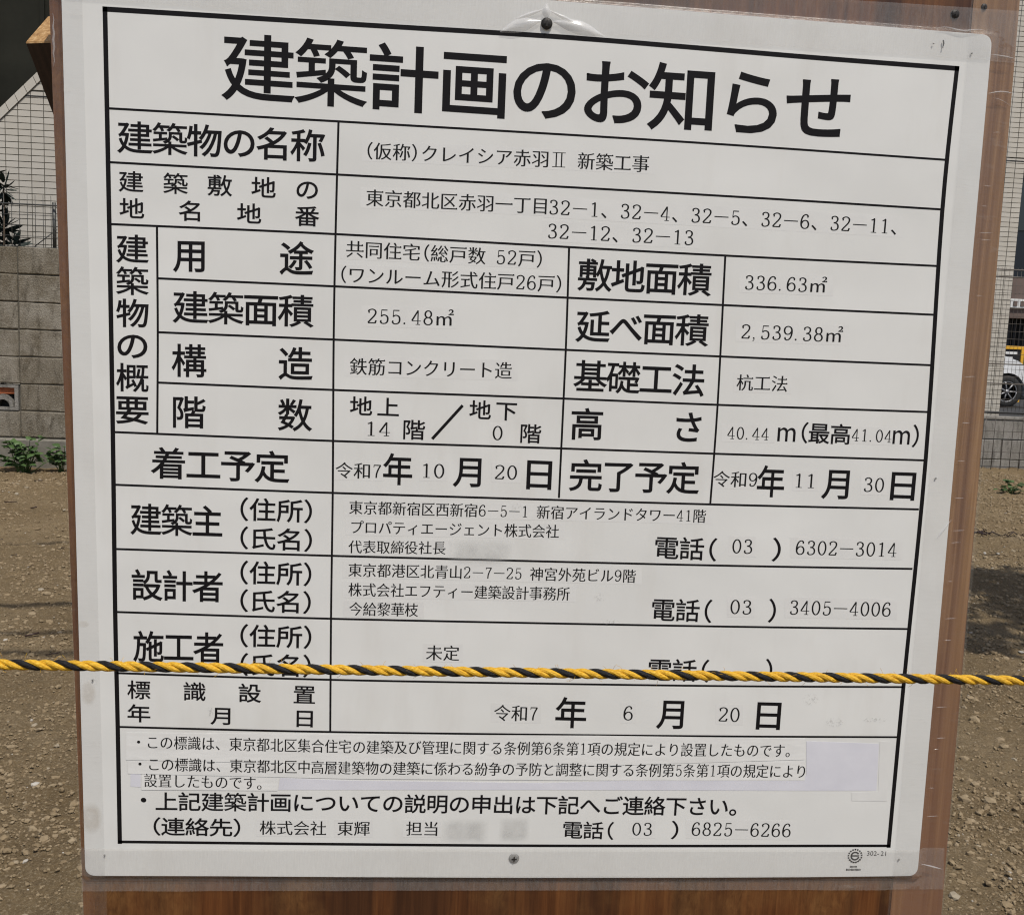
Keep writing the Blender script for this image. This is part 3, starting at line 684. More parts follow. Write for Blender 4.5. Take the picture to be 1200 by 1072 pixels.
def erode(loops, ex, ey):
    res = []
    for L in orient(loops):
        n = len(L); O = []
        for i in range(n):
            a, p, b = L[i-1], L[i], L[(i+1) % n]; t1 = (p-a).normalized(); t2 = (b-p).normalized()
            n1 = Vector((-t1.y, t1.x)); n2 = Vector((-t2.y, t2.x))      # towards the ink
            d1 = ex*n1.x*n1.x+ey*n1.y*n1.y; d2 = ex*n2.x*n2.x+ey*n2.y*n2.y; cr = t1.x*t2.y-t1.y*t2.x
            if abs(cr) < .25: O.append(p+(n1+n2).normalized()*(d1+d2)/2)
            else:
                # intersection of the two shifted edges
                q1 = p+n1*d1; q2 = p+n2*d2; s = ((q2.x-q1.x)*t2.y-(q2.y-q1.y)*t2.x)/cr; O.append(q1+t1*s)
        res.append(O)
    return res
def uroko(loops):
    out = []
    for L in orient(loops):
        n = len(L)
        for i in range(n):
            a, b = L[i], L[(i+1) % n]; p0 = L[i-1]; p3 = L[(i+2) % n]
            if b.y > a.y and abs(b.x-a.x) < .012 and .035 < b.y-a.y < .085 and a.x-p0.x > .13 and b.x-p3.x > .13 and abs(a.y-p0.y) < .02 and abs(b.y-p3.y) < .02:
                out.append([b+Vector((.012, -.012)), b+Vector((-.025, .035)), b+Vector((-.085, -.012))])
    return out
def crom(pts, k=6):
    P_ = [Vector(p) for p in pts]; Q = []
    for i in range(len(P_)-1):
        a, b, c, d = P_[max(i-1, 0)], P_[i], P_[i+1], P_[min(i+2, len(P_)-1)]
        for j in range(k):
            t = j/k; Q.append(.5*((2*b)+(c-a)*t+(2*a-5*b+4*c-d)*t*t+(3*b-a-3*c+d)*t**3))
    Q.append(P_[-1]); return Q
TH, TN = .088, .052
def sweep(pts, th=TH, tn=TN, curve=True):
    Q = crom(pts) if curve else [Vector(p) for p in pts]; polys = []; prev = None
    for i, p in enumerate(Q):
        t = (Q[min(i+1, len(Q)-1)]-Q[max(i-1, 0)]).normalized(); nn = Vector((-t.y, t.x)); wd = math.hypot(th*nn.x, tn*nn.y)/2
        cur = (p+nn*wd, p-nn*wd)
        if prev: polys.append([prev[0], prev[1], cur[1], cur[0]])
        prev = cur
    return polys
def disc(x, y, r, n=10): return [[Vector((x+r*math.cos(6.2832*k/n), y+r*math.sin(6.2832*k/n))) for k in range(n)]]
def bar(x0, y0, x1, y1): return [[Vector((x0, y0)), Vector((x1, y0)), Vector((x1, y1)), Vector((x0, y1))]]
def ell(cx, cy, rx, ry): return sweep([(cx+rx*math.cos(6.2832*k/24), cy+ry*math.sin(6.2832*k/24)) for k in range(25)], curve=False)
six = [(.41, .64), (.36, .725), (.27, .752), (.15, .68), (.07, .5), (.05, .27), (.1, .09), (.25, .012), (.40, .08), (.445, .24), (.39, .39), (.27, .445), (.14, .39), (.065, .26)]
D = {
 '0': ell(.25, .38, .195, .365),
 '1': sweep([(.27, .74), (.27, .02)], curve=False)+sweep([(.11, .66), (.2, .69), (.29, .757)])+bar(.12, 0, .42, .03),
 '2': disc(.09, .59, .042)+sweep([(.07, .62), (.1, .70), (.25, .752), (.39, .69), (.425, .57), (.37, .43), (.22, .25), (.1, .11), (.05, .03)])+bar(.045, 0, .42, .055)+sweep([(.40, .02), (.445, .16)], curve=False),
 '3': disc(.1, .62, .04)+sweep([(.08, .65), (.13, .72), (.25, .752), (.37, .69), (.395, .57), (.33, .45), (.19, .405)])+sweep([(.19, .405), (.36, .37), (.435, .23), (.4, .08), (.26, .012), (.13, .03), (.065, .13)])+disc(.09, .15, .04),
 '4': sweep([(.335, .75), (.03, .21)], curve=False)+bar(.03, .185, .49, .215)+bar(.305, .02, .365, .75)+bar(.22, 0, .45, .03),
 '5': bar(.11, .70, .41, .75)+sweep([(.125, .74), (.1, .38)], .04, curve=False)+sweep([(.1, .39), (.19, .455), (.29, .46), (.4, .39), (.435, .24), (.39, .08), (.26, .012), (.13, .03), (.065, .13)])+disc(.09, .15, .04),
 '6': sweep(six)+disc(.39, .63, .038),
 '9': sweep([(.5-x, .765-y) for x, y in six])+disc(.11, .135, .038),
 '7': sweep([(.075, .60), (.085, .74)], .04, curve=False)+bar(.075, .695, .45, .75)+sweep([(.44, .72), (.31, .47), (.23, .22), (.215, 0)]),
 '8': ell(.25, .575, .155, .178)+ell(.25, .205, .195, .193),
 '－': bar(.08, .352, .82, .402), '.': disc(.12, .05, .05), ',': disc(.12, .05, .045)+sweep([(.155, .05), (.14, -.05), (.08, -.11)], .03),
 'Ⅱ': bar(.14, -.02, .86, .01)+bar(.14, .75, .86, .78)+bar(.32, 0, .39, .76)+bar(.61, 0, .68, .76),
}
ADV = {'.': .42, ',': .42, '－': .9, ' ': .5, '(': .5, ')': .5}
MC = {}
def glyph(ch, style):
    key = (ch, style)
    if key in MC: return MC[key]
    if style in 'MN' and ch in D: r = ([], D[ch])
    elif style in 'MN':
        r = (erode(GL[ch], -.011, .006), uroko(GL[ch]) if ch not in '()、。・' else [])
    else: r = (GL[ch], [])
    MC[key] = r; return r
from mathutils.geometry import delaunay_2d_cdt
FC = {}
def winding(p, loops):
    w_ = 0
    for L in loops:
        for i in range(len(L)):
            a, b = L[i-1], L[i]
            if a.y <= p.y:
                if b.y > p.y and (b.x-a.x)*(p.y-a.y)-(p.x-a.x)*(b.y-a.y) > 0: w_ += 1
            elif b.y <= p.y and (b.x-a.x)*(p.y-a.y)-(p.x-a.x)*(b.y-a.y) < 0: w_ -= 1
    return w_
def fill(ch, style, loops):
    key = (ch, style in 'MN')
    if key in FC: return FC[key]
    loops = loops if key[1] else orient(loops); vs, es = [], []
    for L in loops:
        b = len(vs); vs += L; es += [(b+i, b+(i+1) % len(L)) for i in range(len(L))]
    r = delaunay_2d_cdt(vs, es, [], 0, 1e-6); ov, of = r[0], r[2]; tf = []
    for f in of:
        c = sum((ov[i] for i in f), Vector((0, 0)))/len(f)
        if winding(c, loops) > 0: tf.append(tuple(f))
    FC[key] = (ov, tf); return FC[key]
WT = {'T': .0140, 'G': .0145, 'g': .0125, 'M': 0, 'N': 0, 'L': 0}
made = []
for (txt, style, ax, az, bx, bz, hl, hr, sp) in TEXT:
    loops, polys, ribs, tris, tc, rc = [], [], [], [], [], []; x = 0; ci = 0; gs = {'T': 1.05, 'G': 1.06, 'g': 1.03}.get(style, 1.0); wt0 = WT[style]
    for ch in txt:
        wt = wt0*(.55 if ch in '築' else .8 if ch in '建敷概構数階積基礎着標識置電話' else 1)
        if ch == ' ': x += .5+sp; continue
        adv = .60 if (ch in '0123456789' and style in 'MN') else ADV.get(ch, 1.0)
        if style == 'L': adv = .52
        if ch == 'm': adv = .9
        lp, pg = glyph(ch, style); ox = x - (.5 if ch == '(' else 0) + (.045 if ch in '0123456789' and style in 'MN' else 0)
        def T2(p): return Vector((ox+.5+(p.x-.5)*gs, VC+(p.y-(.38 if (ch in D and style in 'MN') else VC))*gs))
        for L in lp:
            L2 = [T2(p) for p in L]; loops.append(L2)
            if wt:
                n = len(L2)
                for i in range(n):
                    a, b = L2[i], L2[(i+1) % n]; t = (b-a).normalized(); nn = Vector((-t.y, t.x))*wt
                    pa = (a-L2[i-1]).normalized(); pb = (L2[(i+2) % n]-b).normalized()
                    ea = wt if pa.dot(t) < .8 else 0; eb = wt if pb.dot(t) < .8 else 0
                    a2 = a-t*ea; b2 = b+t*eb; ribs.append([a2+nn, a2-nn, b2-nn, b2+nn]); rc.append(ci)
        if lp: tv, tf = fill(ch, style, lp); tris.append(([T2(p) for p in tv], tf)); tc.append(ci)
        polys += [[T2(p) for p in q] for q in pg]
        x += adv+sp; ci += 1
    allp = [p for L in loops+polys+ribs for p in L]; u0 = min(p.x for p in allp); u1 = max(p.x for p in allp)
    kh = (KH*gs+2*wt0) if style in 'TGg' else .93
    if style == 'L': kh = 1.1
    def place(p, y=0, a=(ax, az), b=(bx, bz), hl=hl, hr=hr, u0=u0, u1=u1, kh=kh):
        t = (p.x-u0)/(u1-u0); h = hl+(hr-hl)*t
        return (a[0]+(b[0]-a[0])*t, a[1]+(b[1]-a[1])*t+(p.y-VC)/kh*h)
    y = -.00045 if style == 'N' else -.00016
    for k_ in (sorted(set(tc)) if sp > .5 else [None]):
        V, F, c_ = [], [], 0
        for (vs, fs), k in zip(tris, tc):
            if k_ is not None and k != k_: continue
            b = len(V); V += [(q[0], y, q[1]) for q in map(place, vs)]; F += [tuple(b+i for i in f) for f in fs]
        for q, k in zip(ribs, rc):
            if k_ is not None and k != k_: continue
            b = len(V); c_ += 1; yy = y-.000004-(c_ % 7)*.000003
            V += [(t_[0], yy, t_[1]) for t_ in map(place, q)]; F.append(tuple(range(b, b+len(q))))
        if k_ is None:
            for q in polys:
                b = len(V); c_ += 1; yy = y-.000004-(c_ % 7)*.000003
                V += [(t_[0], yy, t_[1]) for t_ in map(place, q)]; F.append(tuple(range(b, b+len(q))))
        made.append(mesh('lettering', V, F, INKM if style in 'MN' else INK))
for me in made: bp('lettering', me, sheet)

# eco emblem with unreadable small print
ex, ez = ECO
def ring(cx, cz, r0, r1, a0, a1, n=30):
    V, F = [], []
    for k in range(n+1):
        a = a0+(a1-a0)*k/n; V += [(cx+r0*math.cos(a), 0, cz+r0*math.sin(a)), (cx+r1*math.cos(a), 0, cz+r1*math.sin(a))]
    for k in range(n): F.append((2*k, 2*k+1, 2*k+3, 2*k+2))
    return V, F
V, F = [], []
def addvf(vf):
    b = len(V); V.extend(vf[0]); F.extend(tuple(b+i for i in f) for f in vf[1])
for k in range(17): a = 6.2832*k/17; addvf(ring(ex, ez, .0066, .0084, a, a+.24, 3))
addvf(ring(ex, ez, .0034, .0052, R(-15), R(-330), 26)); addvf(([(ex-.0042, 0, ez-.0006), (ex+.0046, 0, ez-.0006), (ex+.0046, 0, ez+.0010), (ex-.0042, 0, ez+.0010)], [(0, 1, 2, 3)]))
addvf(ring(ex, ez-.0012, .0056, .0066, R(200), R(340), 14))
for j, (w2, zz, hh) in enumerate(((.0048, -.0125, .0011), (.0088, -.0160, .0013))):
    k = int(w2*2/.0014)
    for i in range(k):
        x0 = ex-w2+i*.0014*1.0
        hz = hh*(.7+.3*random.random()); addvf(([(x0, 0, ez+zz-hz), (x0+.0010, 0, ez+zz-hz), (x0+.0010, 0, ez+zz+hz), (x0, 0, ez+zz+hz)], [(0, 1, 2, 3)]))
bp('eco_emblem', mesh('eco_emblem', V, F, INKM), sheet, (0, -.00016, 0))

# pale smudges added in place of the blurred-out names
for (x, z), (sx, sz) in zip(SMUDGE, ((.034, .0150), (.026, .015), (.017, .015))):
    me = mesh('smudge', [(-1, 0, -1), (1, 0, -1), (1, 0, 1), (-1, 0, 1)], [(0, 1, 2, 3)], SMUD); o = bp('smudge', me, sheet, (x, -.0012, z)); o.scale = (sx, 1, sz)

for i, (x, z, sx, sz) in enumerate(STAINS):
    o = bp('stain', mesh('stain', [(-1, 0, -1), (1, 0, -1), (1, 0, 1), (-1, 0, 1)], [(0, 1, 2, 3)], STAINB if i < 3 else STAING), sheet, (x, -.0006-.00001*i, z)); o.scale = (sx, 1, sz)

# screws and pin holes
def screw(x, z, y, r, mat, dome=.45):
    bm = bmesh.new(); n = 24; prof = [(1.0, 0), (1.0, .12), (.92, .26), (.7, .40), (.4, .5), (.0, .53)]; rings = []
    for rr, h in prof[:-1]: rings.append([bm.verts.new((r*rr*math.cos(6.2832*k/n), -h*r*dome*2, r*rr*math.sin(6.2832*k/n))) for k in range(n)])
    for a, b in zip(rings, rings[1:]):
        for k in range(n): bm.faces.new((a[k], a[(k+1) % n], b[(k+1) % n], b[k]))
    bm.faces.new(rings[-1]); s = bp('screw', bm_done(bm, 'screw', mat, True), None, (x, y, z))
    d_ = -.44*r*dome*2-.0006
    V, F = [], []
    for dx, dz in ((.52*r, .11*r), (.11*r, .52*r)):
        b = len(V); V += [(-dx, d_-.0004, -dz), (dx, d_-.0004, -dz), (dx, d_-.0004, dz), (-dx, d_-.0004, dz)]; F.append((b, b+1, b+2, b+3)); d_ -= .00003
    link('cross_slot', mesh('cross_slot', V, F, SCREWD), s); return s
screw(TOPSCREW[0], TOPSCREW[1], -.0012, .0056, SCREWD); screw(BOTSCREW[0], BOTSCREW[1], -.0004, .0056, SCREW, .22)
screw(PLYSCREW[0], PLYSCREW[1], .0034, .0046, SCREWD); screw(POSTSCREW[0], POSTSCREW[1], .0044, .0032, SCREWD)
for x, z in PINS: bp('pin', tube('pin', [(0, 0, 0), (0, -.0012, 0)], .0016, SCREW, 10), None, (x, -.0009, z)).scale = (.6, .6, .6)

# clear tape strips. Cross sections drop from the sheet onto the wood behind
def sheet_out(x, z):                                  # distance outside the sheet's outline
    d = -9
    for i in range(4):
        a = Vector(C4[i]); b = Vector(C4[(i+1) % 4]); t = (b-a).normalized(); d = max(d, -( -t.y*(x-a.x)+t.x*(z-a.y))*-1)
    return d
def tape(name, a0, a1, b0, b1, front, mat, n=150, m_=36):
    """a0,a1: outer edge end points; b0,b1: inner edge end points; the film lies on the sheet and drops to the wood beyond it"""
    V, F = [], []
    for i in range(n+1):
        s = i/n; A = Vector(a0).lerp(Vector(a1), s); B = Vector(b0).lerp(Vector(b1), s)
        for j in range(m_):
            p = A.lerp(B, j/(m_-1)); d = sheet_out(p.x, p.y); k = min(max(d/.0035, 0), 1); k = k*k*(3-2*k)
            wood = .0030 if p.x < .8375 else .0040
            y = -front+(wood-.0006+front)*k
            y -= (.0006+.0008*k)*max(0, noise.noise(Vector((p.x*22, p.y*22, front*900))))**1.2
            V.append((p.x, y, p.y))
    for i in range(n):
        for j in range(m_-1): a = i*m_+j; F.append((a, a+1, a+m_+1, a+m_))
    me = mesh(name, V, F, mat, True)
    if sum(p.normal.y for p in me.polygons) > 0: me.flip_normals()
    return bp(name, me, board)
tape('tape_strip', (-.0548, 1.543), (-.0300, .40), (-.0232, 1.543), (-.0052, .40), .0012, TAPEZ)
tape('tape_strip', (.8900, 1.543), (.9040, .40), (.8350, 1.543), (.8388, .40), .0012, TAPEZ)
tape('tape_strip', (-.0560, 1.5090), (.8860, 1.5135), (-.0560, 1.4660), (.8880, 1.4638), .0017, TAPEX)
tape('tape_strip', (-.0330, .5783), (.9000, .5790), (-.0330, .6275), (.8960, .6282), .0017, TAPEX)
# raised creases in the tape
def crease(pts, w, h, y):
    y = min(y, -.0018) if sheet_out(*pts[0]) < .004 else .0022
    V, F = [], []
    for i, p in enumerate(pts):
        s = math.sin(math.pi*min(max(i/(len(pts)-1), .03), .97)); t = (Vector(pts[min(i+1, len(pts)-1)])-Vector(pts[max(i-1, 0)])).normalized(); n_ = Vector((-t.y, t.x))
        for q, hh in ((-1, 0), (-.35, .8), (0, 1), (.35, .8), (1, 0)): V.append((p[0]+n_.x*q*w*s, y-h*hh*s, p[1]+n_.y*q*w*s))
    for i in range(len(pts)-1):
        for j in range(4): a = i*5+j; F.append((a, a+1, a+6, a+5))
    return bp('tape_crease', mesh('tape_crease', V, F, CREASE, True), board)
tx, tz = TOPSCREW
crease([(tx-.001+.0*k, tz+.003+.0022*k) for k in range(8)], .004, .004, -.0022)
crease([(tx-.006-.0048*k, tz+.002-.0011*k-.0003*k*k*.2) for k in range(9)], .0065, .003, -.0022)
crease([(tx+.006+.0055*k, tz+.002-.0006*k-.0003*k*k*.2) for k in range(10)], .0065, .003, -.0022)
crease([(tx+.002+.004*k, tz+.012-.0016*k) for k in range(9)], .002, .0022, -.0022)
crease([(tx-.003-.004*k, tz+.013-.0016*k) for k in range(8)], .0018, .002, -.0022)
for pts in ([(.860+.004*k, 1.4315+.0022*math.sin(k*.4)) for k in range(8)], [(.866+.0035*k, 1.4285-.0002*k*k) for k in range(7)], [(.858+.004*k, 1.4690-.0004*k) for k in range(8)],
            [(.800+.004*k, 1.4905+.0012*math.sin(k*.7)) for k in range(14)], [(.868+.0032*k, .612-.0008*k) for k in range(9)], [(.869+.002*k, .700) for k in range(4)], [(.872+.002*k, .742+.0003*k) for k in range(4)],
            [(.867+.0022*k, 1.060) for k in range(5)], [(.868+.0022*k, 1.10) for k in range(5)], [(.866+.0024*k, 1.342) for k in range(5)], [(.866+.0022*k, 1.322) for k in range(4)], [(.870+.002*k, 1.232) for k in range(4)],
            *[[(x_+.0026*k, z_+.0002*k) for k in range(n_)] for x_, z_, n_ in ((.866, 1.295, 7), (.869, 1.288, 5), (.871, 1.395, 4), (.866, 1.148, 6), (.868, 1.02, 5), (.870, .985, 6), (.869, .972, 5), (.868, .89, 6), (.872, .865, 4), (.870, .79, 6), (.874, .755, 5), (.872, .665, 6))],
            [(.8650-.0011*k, .998-.0016*k) for k in range(14)], [(.869+.0022*k, .93) for k in range(4)], [(-.050+.0008*(k % 2), 1.452-.006*k) for k in range(9)]):
    crease(pts, .0011 if len(pts) > 7 else .00035, .0011 if len(pts) > 7 else .0003, .0016 if pts[0][0] > .862 or pts[0][0] < -.03 else -.002)
# dark scuffs
def scuff(x, z, pts, w_=.0012):
    V, F = tube_v([(x+a, -.0018, z+b) for a, b in pts], w_*.5, 5); bp('scuff_mark', mesh('scuff_mark', V, F, SCREW), sheet)
scuff(.8084, 1.4755, [(0, .004), (.0008, .001), (.0004, -.003)], .0015); scuff(.7979, 1.4760, [(0, 0), (.0015, -.0003)], .001)

# ---------------------------------------------------------------- yellow and black rope
def rope(x0, x1, y, z, rad, lay, x_phase):
    root = empty('warning_rope', (x0, y, z), 'yellow and black twisted warning rope stretched level across the notice board', 'rope')
    g1 = NG('yellow_rope_fibre'); n = g1.noise(g1.coord((.35, 1, 1)), 900, 4, .7); big = g1.noise(g1.coord(), 60, 3)
    c = g1.ramp(n, [(.3, (.50, .25, .010)), (.52, (.76, .42, .018)), (.75, (.92, .66, .12))]); c = g1.mix(g1.ramp(big, [(.45, (0, 0, 0)), (.75, (.35, .35, .35))]), c, (.42, .22, .02))
    g1.base(c, .5, 0, .4); g1.bump(n, .9, .0012)
    g2 = NG('black_rope_fibre'); n = g2.noise(g2.coord((.35, 1, 1)), 900, 4, .7); g2.base(g2.ramp(n, [(.35, (.004, .0035, .004)), (.85, (.03, .028, .03))]), .5, 0, .25); g2.bump(n, .9, .0012)
    r = rad*.47; Rc = rad*.52; step = .0008; N = int((x1-x0)/step); K = 32
    for s in range(3):
        V, F = [], []; ph0 = 2*math.pi*s/3
        for i in range(N+1):
            x = i*step; sag = 0
            ph = ph0+2*math.pi*(x+x_phase)/lay; wob = 1+.03*noise.noise(Vector(((x+s)*60, s, 0)))
            c, si = math.cos(ph), math.sin(ph); ctr = Vector((x, Rc*c, Rc*si))
            T_ = Vector((1, -Rc*si*2*math.pi/lay, Rc*c*2*math.pi/lay)).normalized(); n_ = Vector((0, c, si)); b_ = T_.cross(n_)
            for k in range(K):
                a = 2*math.pi*k/K; tw_ = 2*math.pi*x/(lay*.9); rr = r*wob*(1+.06*math.cos(8*a+tw_*3)+.02*noise.noise(Vector((x*300, a, s))))
                V.append(ctr+n_*math.cos(a)*rr+b_*math.sin(a)*rr*1.12)
        for i in range(N):
            for k in range(K): a = i*K+k; b = i*K+(k+1) % K; F.append((a, a+K, b+K, b))
        link('strand', mesh('strand', V, F, g2.m if s == 0 else g1.m, True), root)
    hairs = []
    for k in range(280):
        x = random.uniform(0, x1-x0); a = random.uniform(0, 6.28); d = Vector((random.uniform(-1, 1), math.cos(a)*.6, math.sin(a)*.6)).normalized(); p = Vector((x, math.cos(a)*rad*.95, math.sin(a)*rad*.95)); L = random.uniform(.002, .006)
        hairs.append(([tuple(p), tuple(p+d*L*.5+Vector((0, math.cos(a), math.sin(a)))*L*.15), tuple(p+d*L)], .00013))
    o = link('loose_fibres', tubes('loose_fibres', hairs, g1.m, 3), root); o['kind'] = 'stuff'
    return root
rope(-.62, 1.42, -.25, .9094, .0041, .0318, .0166)
def stake(x, label):
    t = empty('rope_stake', (x, -.25, 0), label, 'stake', 'stakes holding the rope')
    link('shaft', tube('shaft', [(0, 0, -.05), (0, 0, .98)], .011, SCREW, 12), t); link('tip_cap', tube('tip_cap', [(0, 0, .98), (0, 0, 1.0)], [.013, .008], YEL, 12), t)
    link('rope_loop', tube('rope_loop', [(0+.016*math.cos(a), .016*math.sin(a), .9094+.002*a) for a in [k*.5 for k in range(26)]], .0045, YEL, 8), t)
stake(-.62, 'thin steel stake at the left end of the rope, outside the view'); stake(1.42, 'thin steel stake at the right end of the rope, outside the view')

# ---------------------------------------------------------------- block wall on the left
bw = empty('block_wall', (-2.7, 6.75, 0), 'weathered grey concrete block wall with one pierced block, behind the lot on the left', 'wall')
X0 = -2.700; PW, PH = .400, .1975; Z0 = .222; Y0 = 6.70; LOC = Vector((2.7, -6.75, 0))
variants = []
for k in range(5):
    bm = bmesh.new(); bm_box(bm, .003, PW-.003, 0, .10, .003, PH-.004, .006, .0022)
    bmesh.ops.subdivide_edges(bm, edges=[e for e in bm.edges if e.calc_length() > .12], cuts=7)
    for v in bm.verts:
        q = Vector((v.co.x*23+k*9, v.co.y*9, v.co.z*31)); v.co += Vector((noise.noise(q)*.0022, -abs(noise.noise(q*1.7))*.003, noise.noise(q+Vector((5, 5, 5)))*.0045))
    variants.append(bm_done(bm, 'block', BLOCK))
for z0_, z1_ in ((Z0-.002, Z0+PH-.001), (Z0+2*PH+.001, Z0+7*PH-.004)): link('mortar', box('mortar', X0-10*PW, X0+13*PW, Y0+.010, Y0+.092, z0_, z1_, MORTAR), bw, LOC)
pc = [-10.0]+[k for c_ in (-9, -5, -1, 3, 7, 11) for k in (c_+.005, c_+.995)]+[13.0]
for a_, b_ in zip(pc[::2], pc[1::2]): link('mortar', box('mortar', X0+a_*PW, X0+b_*PW, Y0+.010, Y0+.092, Z0+PH-.0009, Z0+2*PH+.0009, MORTAR), bw, LOC)
random.seed(5)
for r_ in range(7):
    for c_ in range(-10, 13):
        pierced = (r_ == 1 and c_ % 4 == 3)        # the pierced block sits left of the joint, second course
        x = X0+c_*PW; z = Z0+r_*PH
        if pierced: continue
        o = link('block', random.choice(variants), bw, LOC+Vector((x, Y0+random.uniform(-.004, .003), z+random.uniform(-.0015, .0015))), (random.uniform(-.004, .004), random.uniform(-.003, .003), random.uniform(-.003, .003)))
# pierced (openwork) block: frame, wave-shaped arches, terracotta chip seen behind
def pierced_mesh():
    bm = bmesh.new(); W, H = PW-.01, PH-.01
    bm_box(bm, .004, W, 0, .1, .004, .024); bm_box(bm, .004, W, 0, .1, H-.02, H); bm_box(bm, .004, .030, 0, .1, .0245, H-.0205); bm_box(bm, W-.026, W, 0, .1, .0245, H-.0205)
    for s in (-1, 1):                                   # two arched ribs meeting in the middle
        for k in range(10):
            a0 = math.pi*k/10; a1 = math.pi*(k+1)/10; cx = W/2+s*.082; rad1, rad0 = .075, .050
            pts = [(cx+rad0*math.cos(a0), .026+rad0*math.sin(a0)*1.1), (cx+rad1*math.cos(a0), .026+rad1*math.sin(a0)*1.25), (cx+rad1*math.cos(a1), .026+rad1*math.sin(a1)*1.25), (cx+rad0*math.cos(a1), .026+rad0*math.sin(a1)*1.1)]
            f = [bm.verts.new((p[0], .004, p[1])) for p in pts]; b = [bm.verts.new((p[0], .096, p[1])) for p in pts]
            bm.faces.new(f); bm.faces.new(b[::-1])
            for i in range(4): j = (i+1) % 4; bm.faces.new((f[j], f[i], b[i], b[j]))
    return bm_done(bm, 'pierced_block', LOWB)
pm = pierced_mesh(); vd = box('shade_panel', .03, PW-.03, .0, .008, .02, PH-.02, SEAL)  # black panel stands in for the shade inside the openings
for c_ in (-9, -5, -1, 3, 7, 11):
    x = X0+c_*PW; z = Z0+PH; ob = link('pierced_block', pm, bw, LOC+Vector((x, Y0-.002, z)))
    link('opening_shade', vd, ob, (0, .089, 0))
    if c_ == -1: link('roof_tile_shard', box('roof_tile_shard', .24, .370, .020, .032, .118, .176, TERRA, .004, .004), ob, (0, 0, 0))
link('footing', box('footing', X0-10*PW, X0+13*PW, Y0-.035, Y0+.13, -.06, Z0-.004, FOOT, .012), bw, LOC)

# low wire mesh on top of the block wall
def mesh_fence(name, x0, x1, y, z0, z1, dx, dz, rv, rh, mat, label, prong=0, group=None, limit=300):
    t = empty(name, ((x0+x1)/2, y, z0), label, 'fence', group); L = Vector((-(x0+x1)/2, -y, -z0)); k = 0; rest = []
    n = int((x1-x0)/dx)
    mv = tube('wire', [(0, 0, z0), (0, 0, z1+prong)], rv, mat, 5); cnt = 0
    for i in range(n+1):
        link('wire', mv, t, L+Vector((x0+i*dx, y, 0))); cnt += 1
    mh = tube('cross_wire', [(x0, 0, 0), (x1, 0, 0)], rh, mat, 5)
    zz = z0+.01
    while zz <= z1+1e-6: link('cross_wire', mh, t, L+Vector((0, y-rv-rh, zz))); zz += dz
    return t, L
t, L_ = mesh_fence('mesh_fence', -4.4, .6, 6.745, 1.597, 1.905, .055, .075, .0022, .0022, WIRE, 'low grey wire mesh fence standing on top of the left block wall', .07)
link('rail', tube('rail', [(-4.4, 6.735, 1.905), (.6, 6.735, 1.905)], .006, WIRE, 6), t, L_)
for x in (-2.46, -4.3, -.6): link('fence_post', tube('fence_post', [(x, 6.765, 1.60), (x, 6.765, 1.93)], .014, WIRE, 8), t, L_)
link('brace_wire', tube('brace_wire', [(-2.60, 6.76, 1.61), (-2.44, 6.76, 1.74)], .004, WIRE, 5), t, L_)

# ---------------------------------------------------------------- tiled building on the left, with sloping top edge
YT = 7.70
tb = empty('tiled_building', (-2.8, 7.9, 0), 'cream tiled building wall with a diagonal top edge beyond the left block wall', 'building'); LT = Vector((2.8, -7.9, 0))
def slope(x): return 2.645+(x+3.2)*1.0                 # height of the lower border line
poly = [(-4.4, 0), (-4.4, slope(-4.4)+.06), (-2.2, slope(-2.2)+.06), (-1.0, slope(-2.2)+.06), (-1.0, 0)]
def prism(name, pts, y0, y1, mat):
    bm = bmesh.new(); f = [bm.verts.new((p[0], y0, p[1])) for p in pts]; b = [bm.verts.new((p[0], y1, p[1])) for p in pts]
    bm.faces.new(f); bm.faces.new(b[::-1]); n = len(pts)
    for i in range(n): j = (i+1) % n; bm.faces.new((f[j], f[i], b[i], b[j]))
    return bm_done(bm, name, mat)
link('wall', prism('wall', poly, YT+.007, YT+.2, GROUT), tb, LT)
tm = box('tile', .0030, .0970, 0, .0065, .0028, .0472, TILE, .0008)
def clip(pts, f):
    out = []
    for i in range(len(pts)):
        a, b = pts[i], pts[(i+1) % len(pts)]; fa, fb = f(a), f(b)
        if fa >= 0: out.append(a)
        if (fa >= 0) != (fb >= 0): k = fa/(fa-fb); out.append((a[0]+(b[0]-a[0])*k, a[1]+(b[1]-a[1])*k))
    return out
near, far = [], []
JX = -3.165                                             # a vertical joint seen in the photograph
for r_ in range(0, 75):
    z = .03+r_*.0500
    if z > 2.84: z += .008
    for c_ in range(-12, 22):
        x = JX+c_*.1
        if x+.05 > -1.05: continue
        q = [(x+.003, z+.003), (x+.097, z+.003), (x+.097, z+.047), (x+.003, z+.047)]
        lim = lambda p: min(slope(min(p[0], -2.2)), 99)-.006-p[1]
        c4 = clip(q, lim)
        if len(c4) < 3: continue
        vis = -3.37 < x < -2.66 and z > 1.5
        whole = len(c4) == 4 and all(lim(p) > .0001 for p in q)
        (near if vis else far).append((x, z, None if whole else c4))
for x, z, c4 in near:
    if c4 is None: link('tile', tm, tb, LT+Vector((x, YT, z)))
    else: link('tile', prism('tile', c4, YT, YT+.0065, TILE), tb, LT)
bm = bmesh.new()
for x, z, c4 in far:
    q = c4 or [(x+.003, z+.003), (x+.097, z+.003), (x+.097, z+.047), (x+.003, z+.047)]
    f = [bm.verts.new((p[0], YT+.0005, p[1])) for p in q]; bm.faces.new(f)
me = bpy.data.meshes.new('tile_field'); bm.to_mesh(me); bm.free(); me.materials.append(TILE); o = link('tile_field', me, tb, LT); o['kind'] = 'stuff'
k = 0; s_ = -4.35
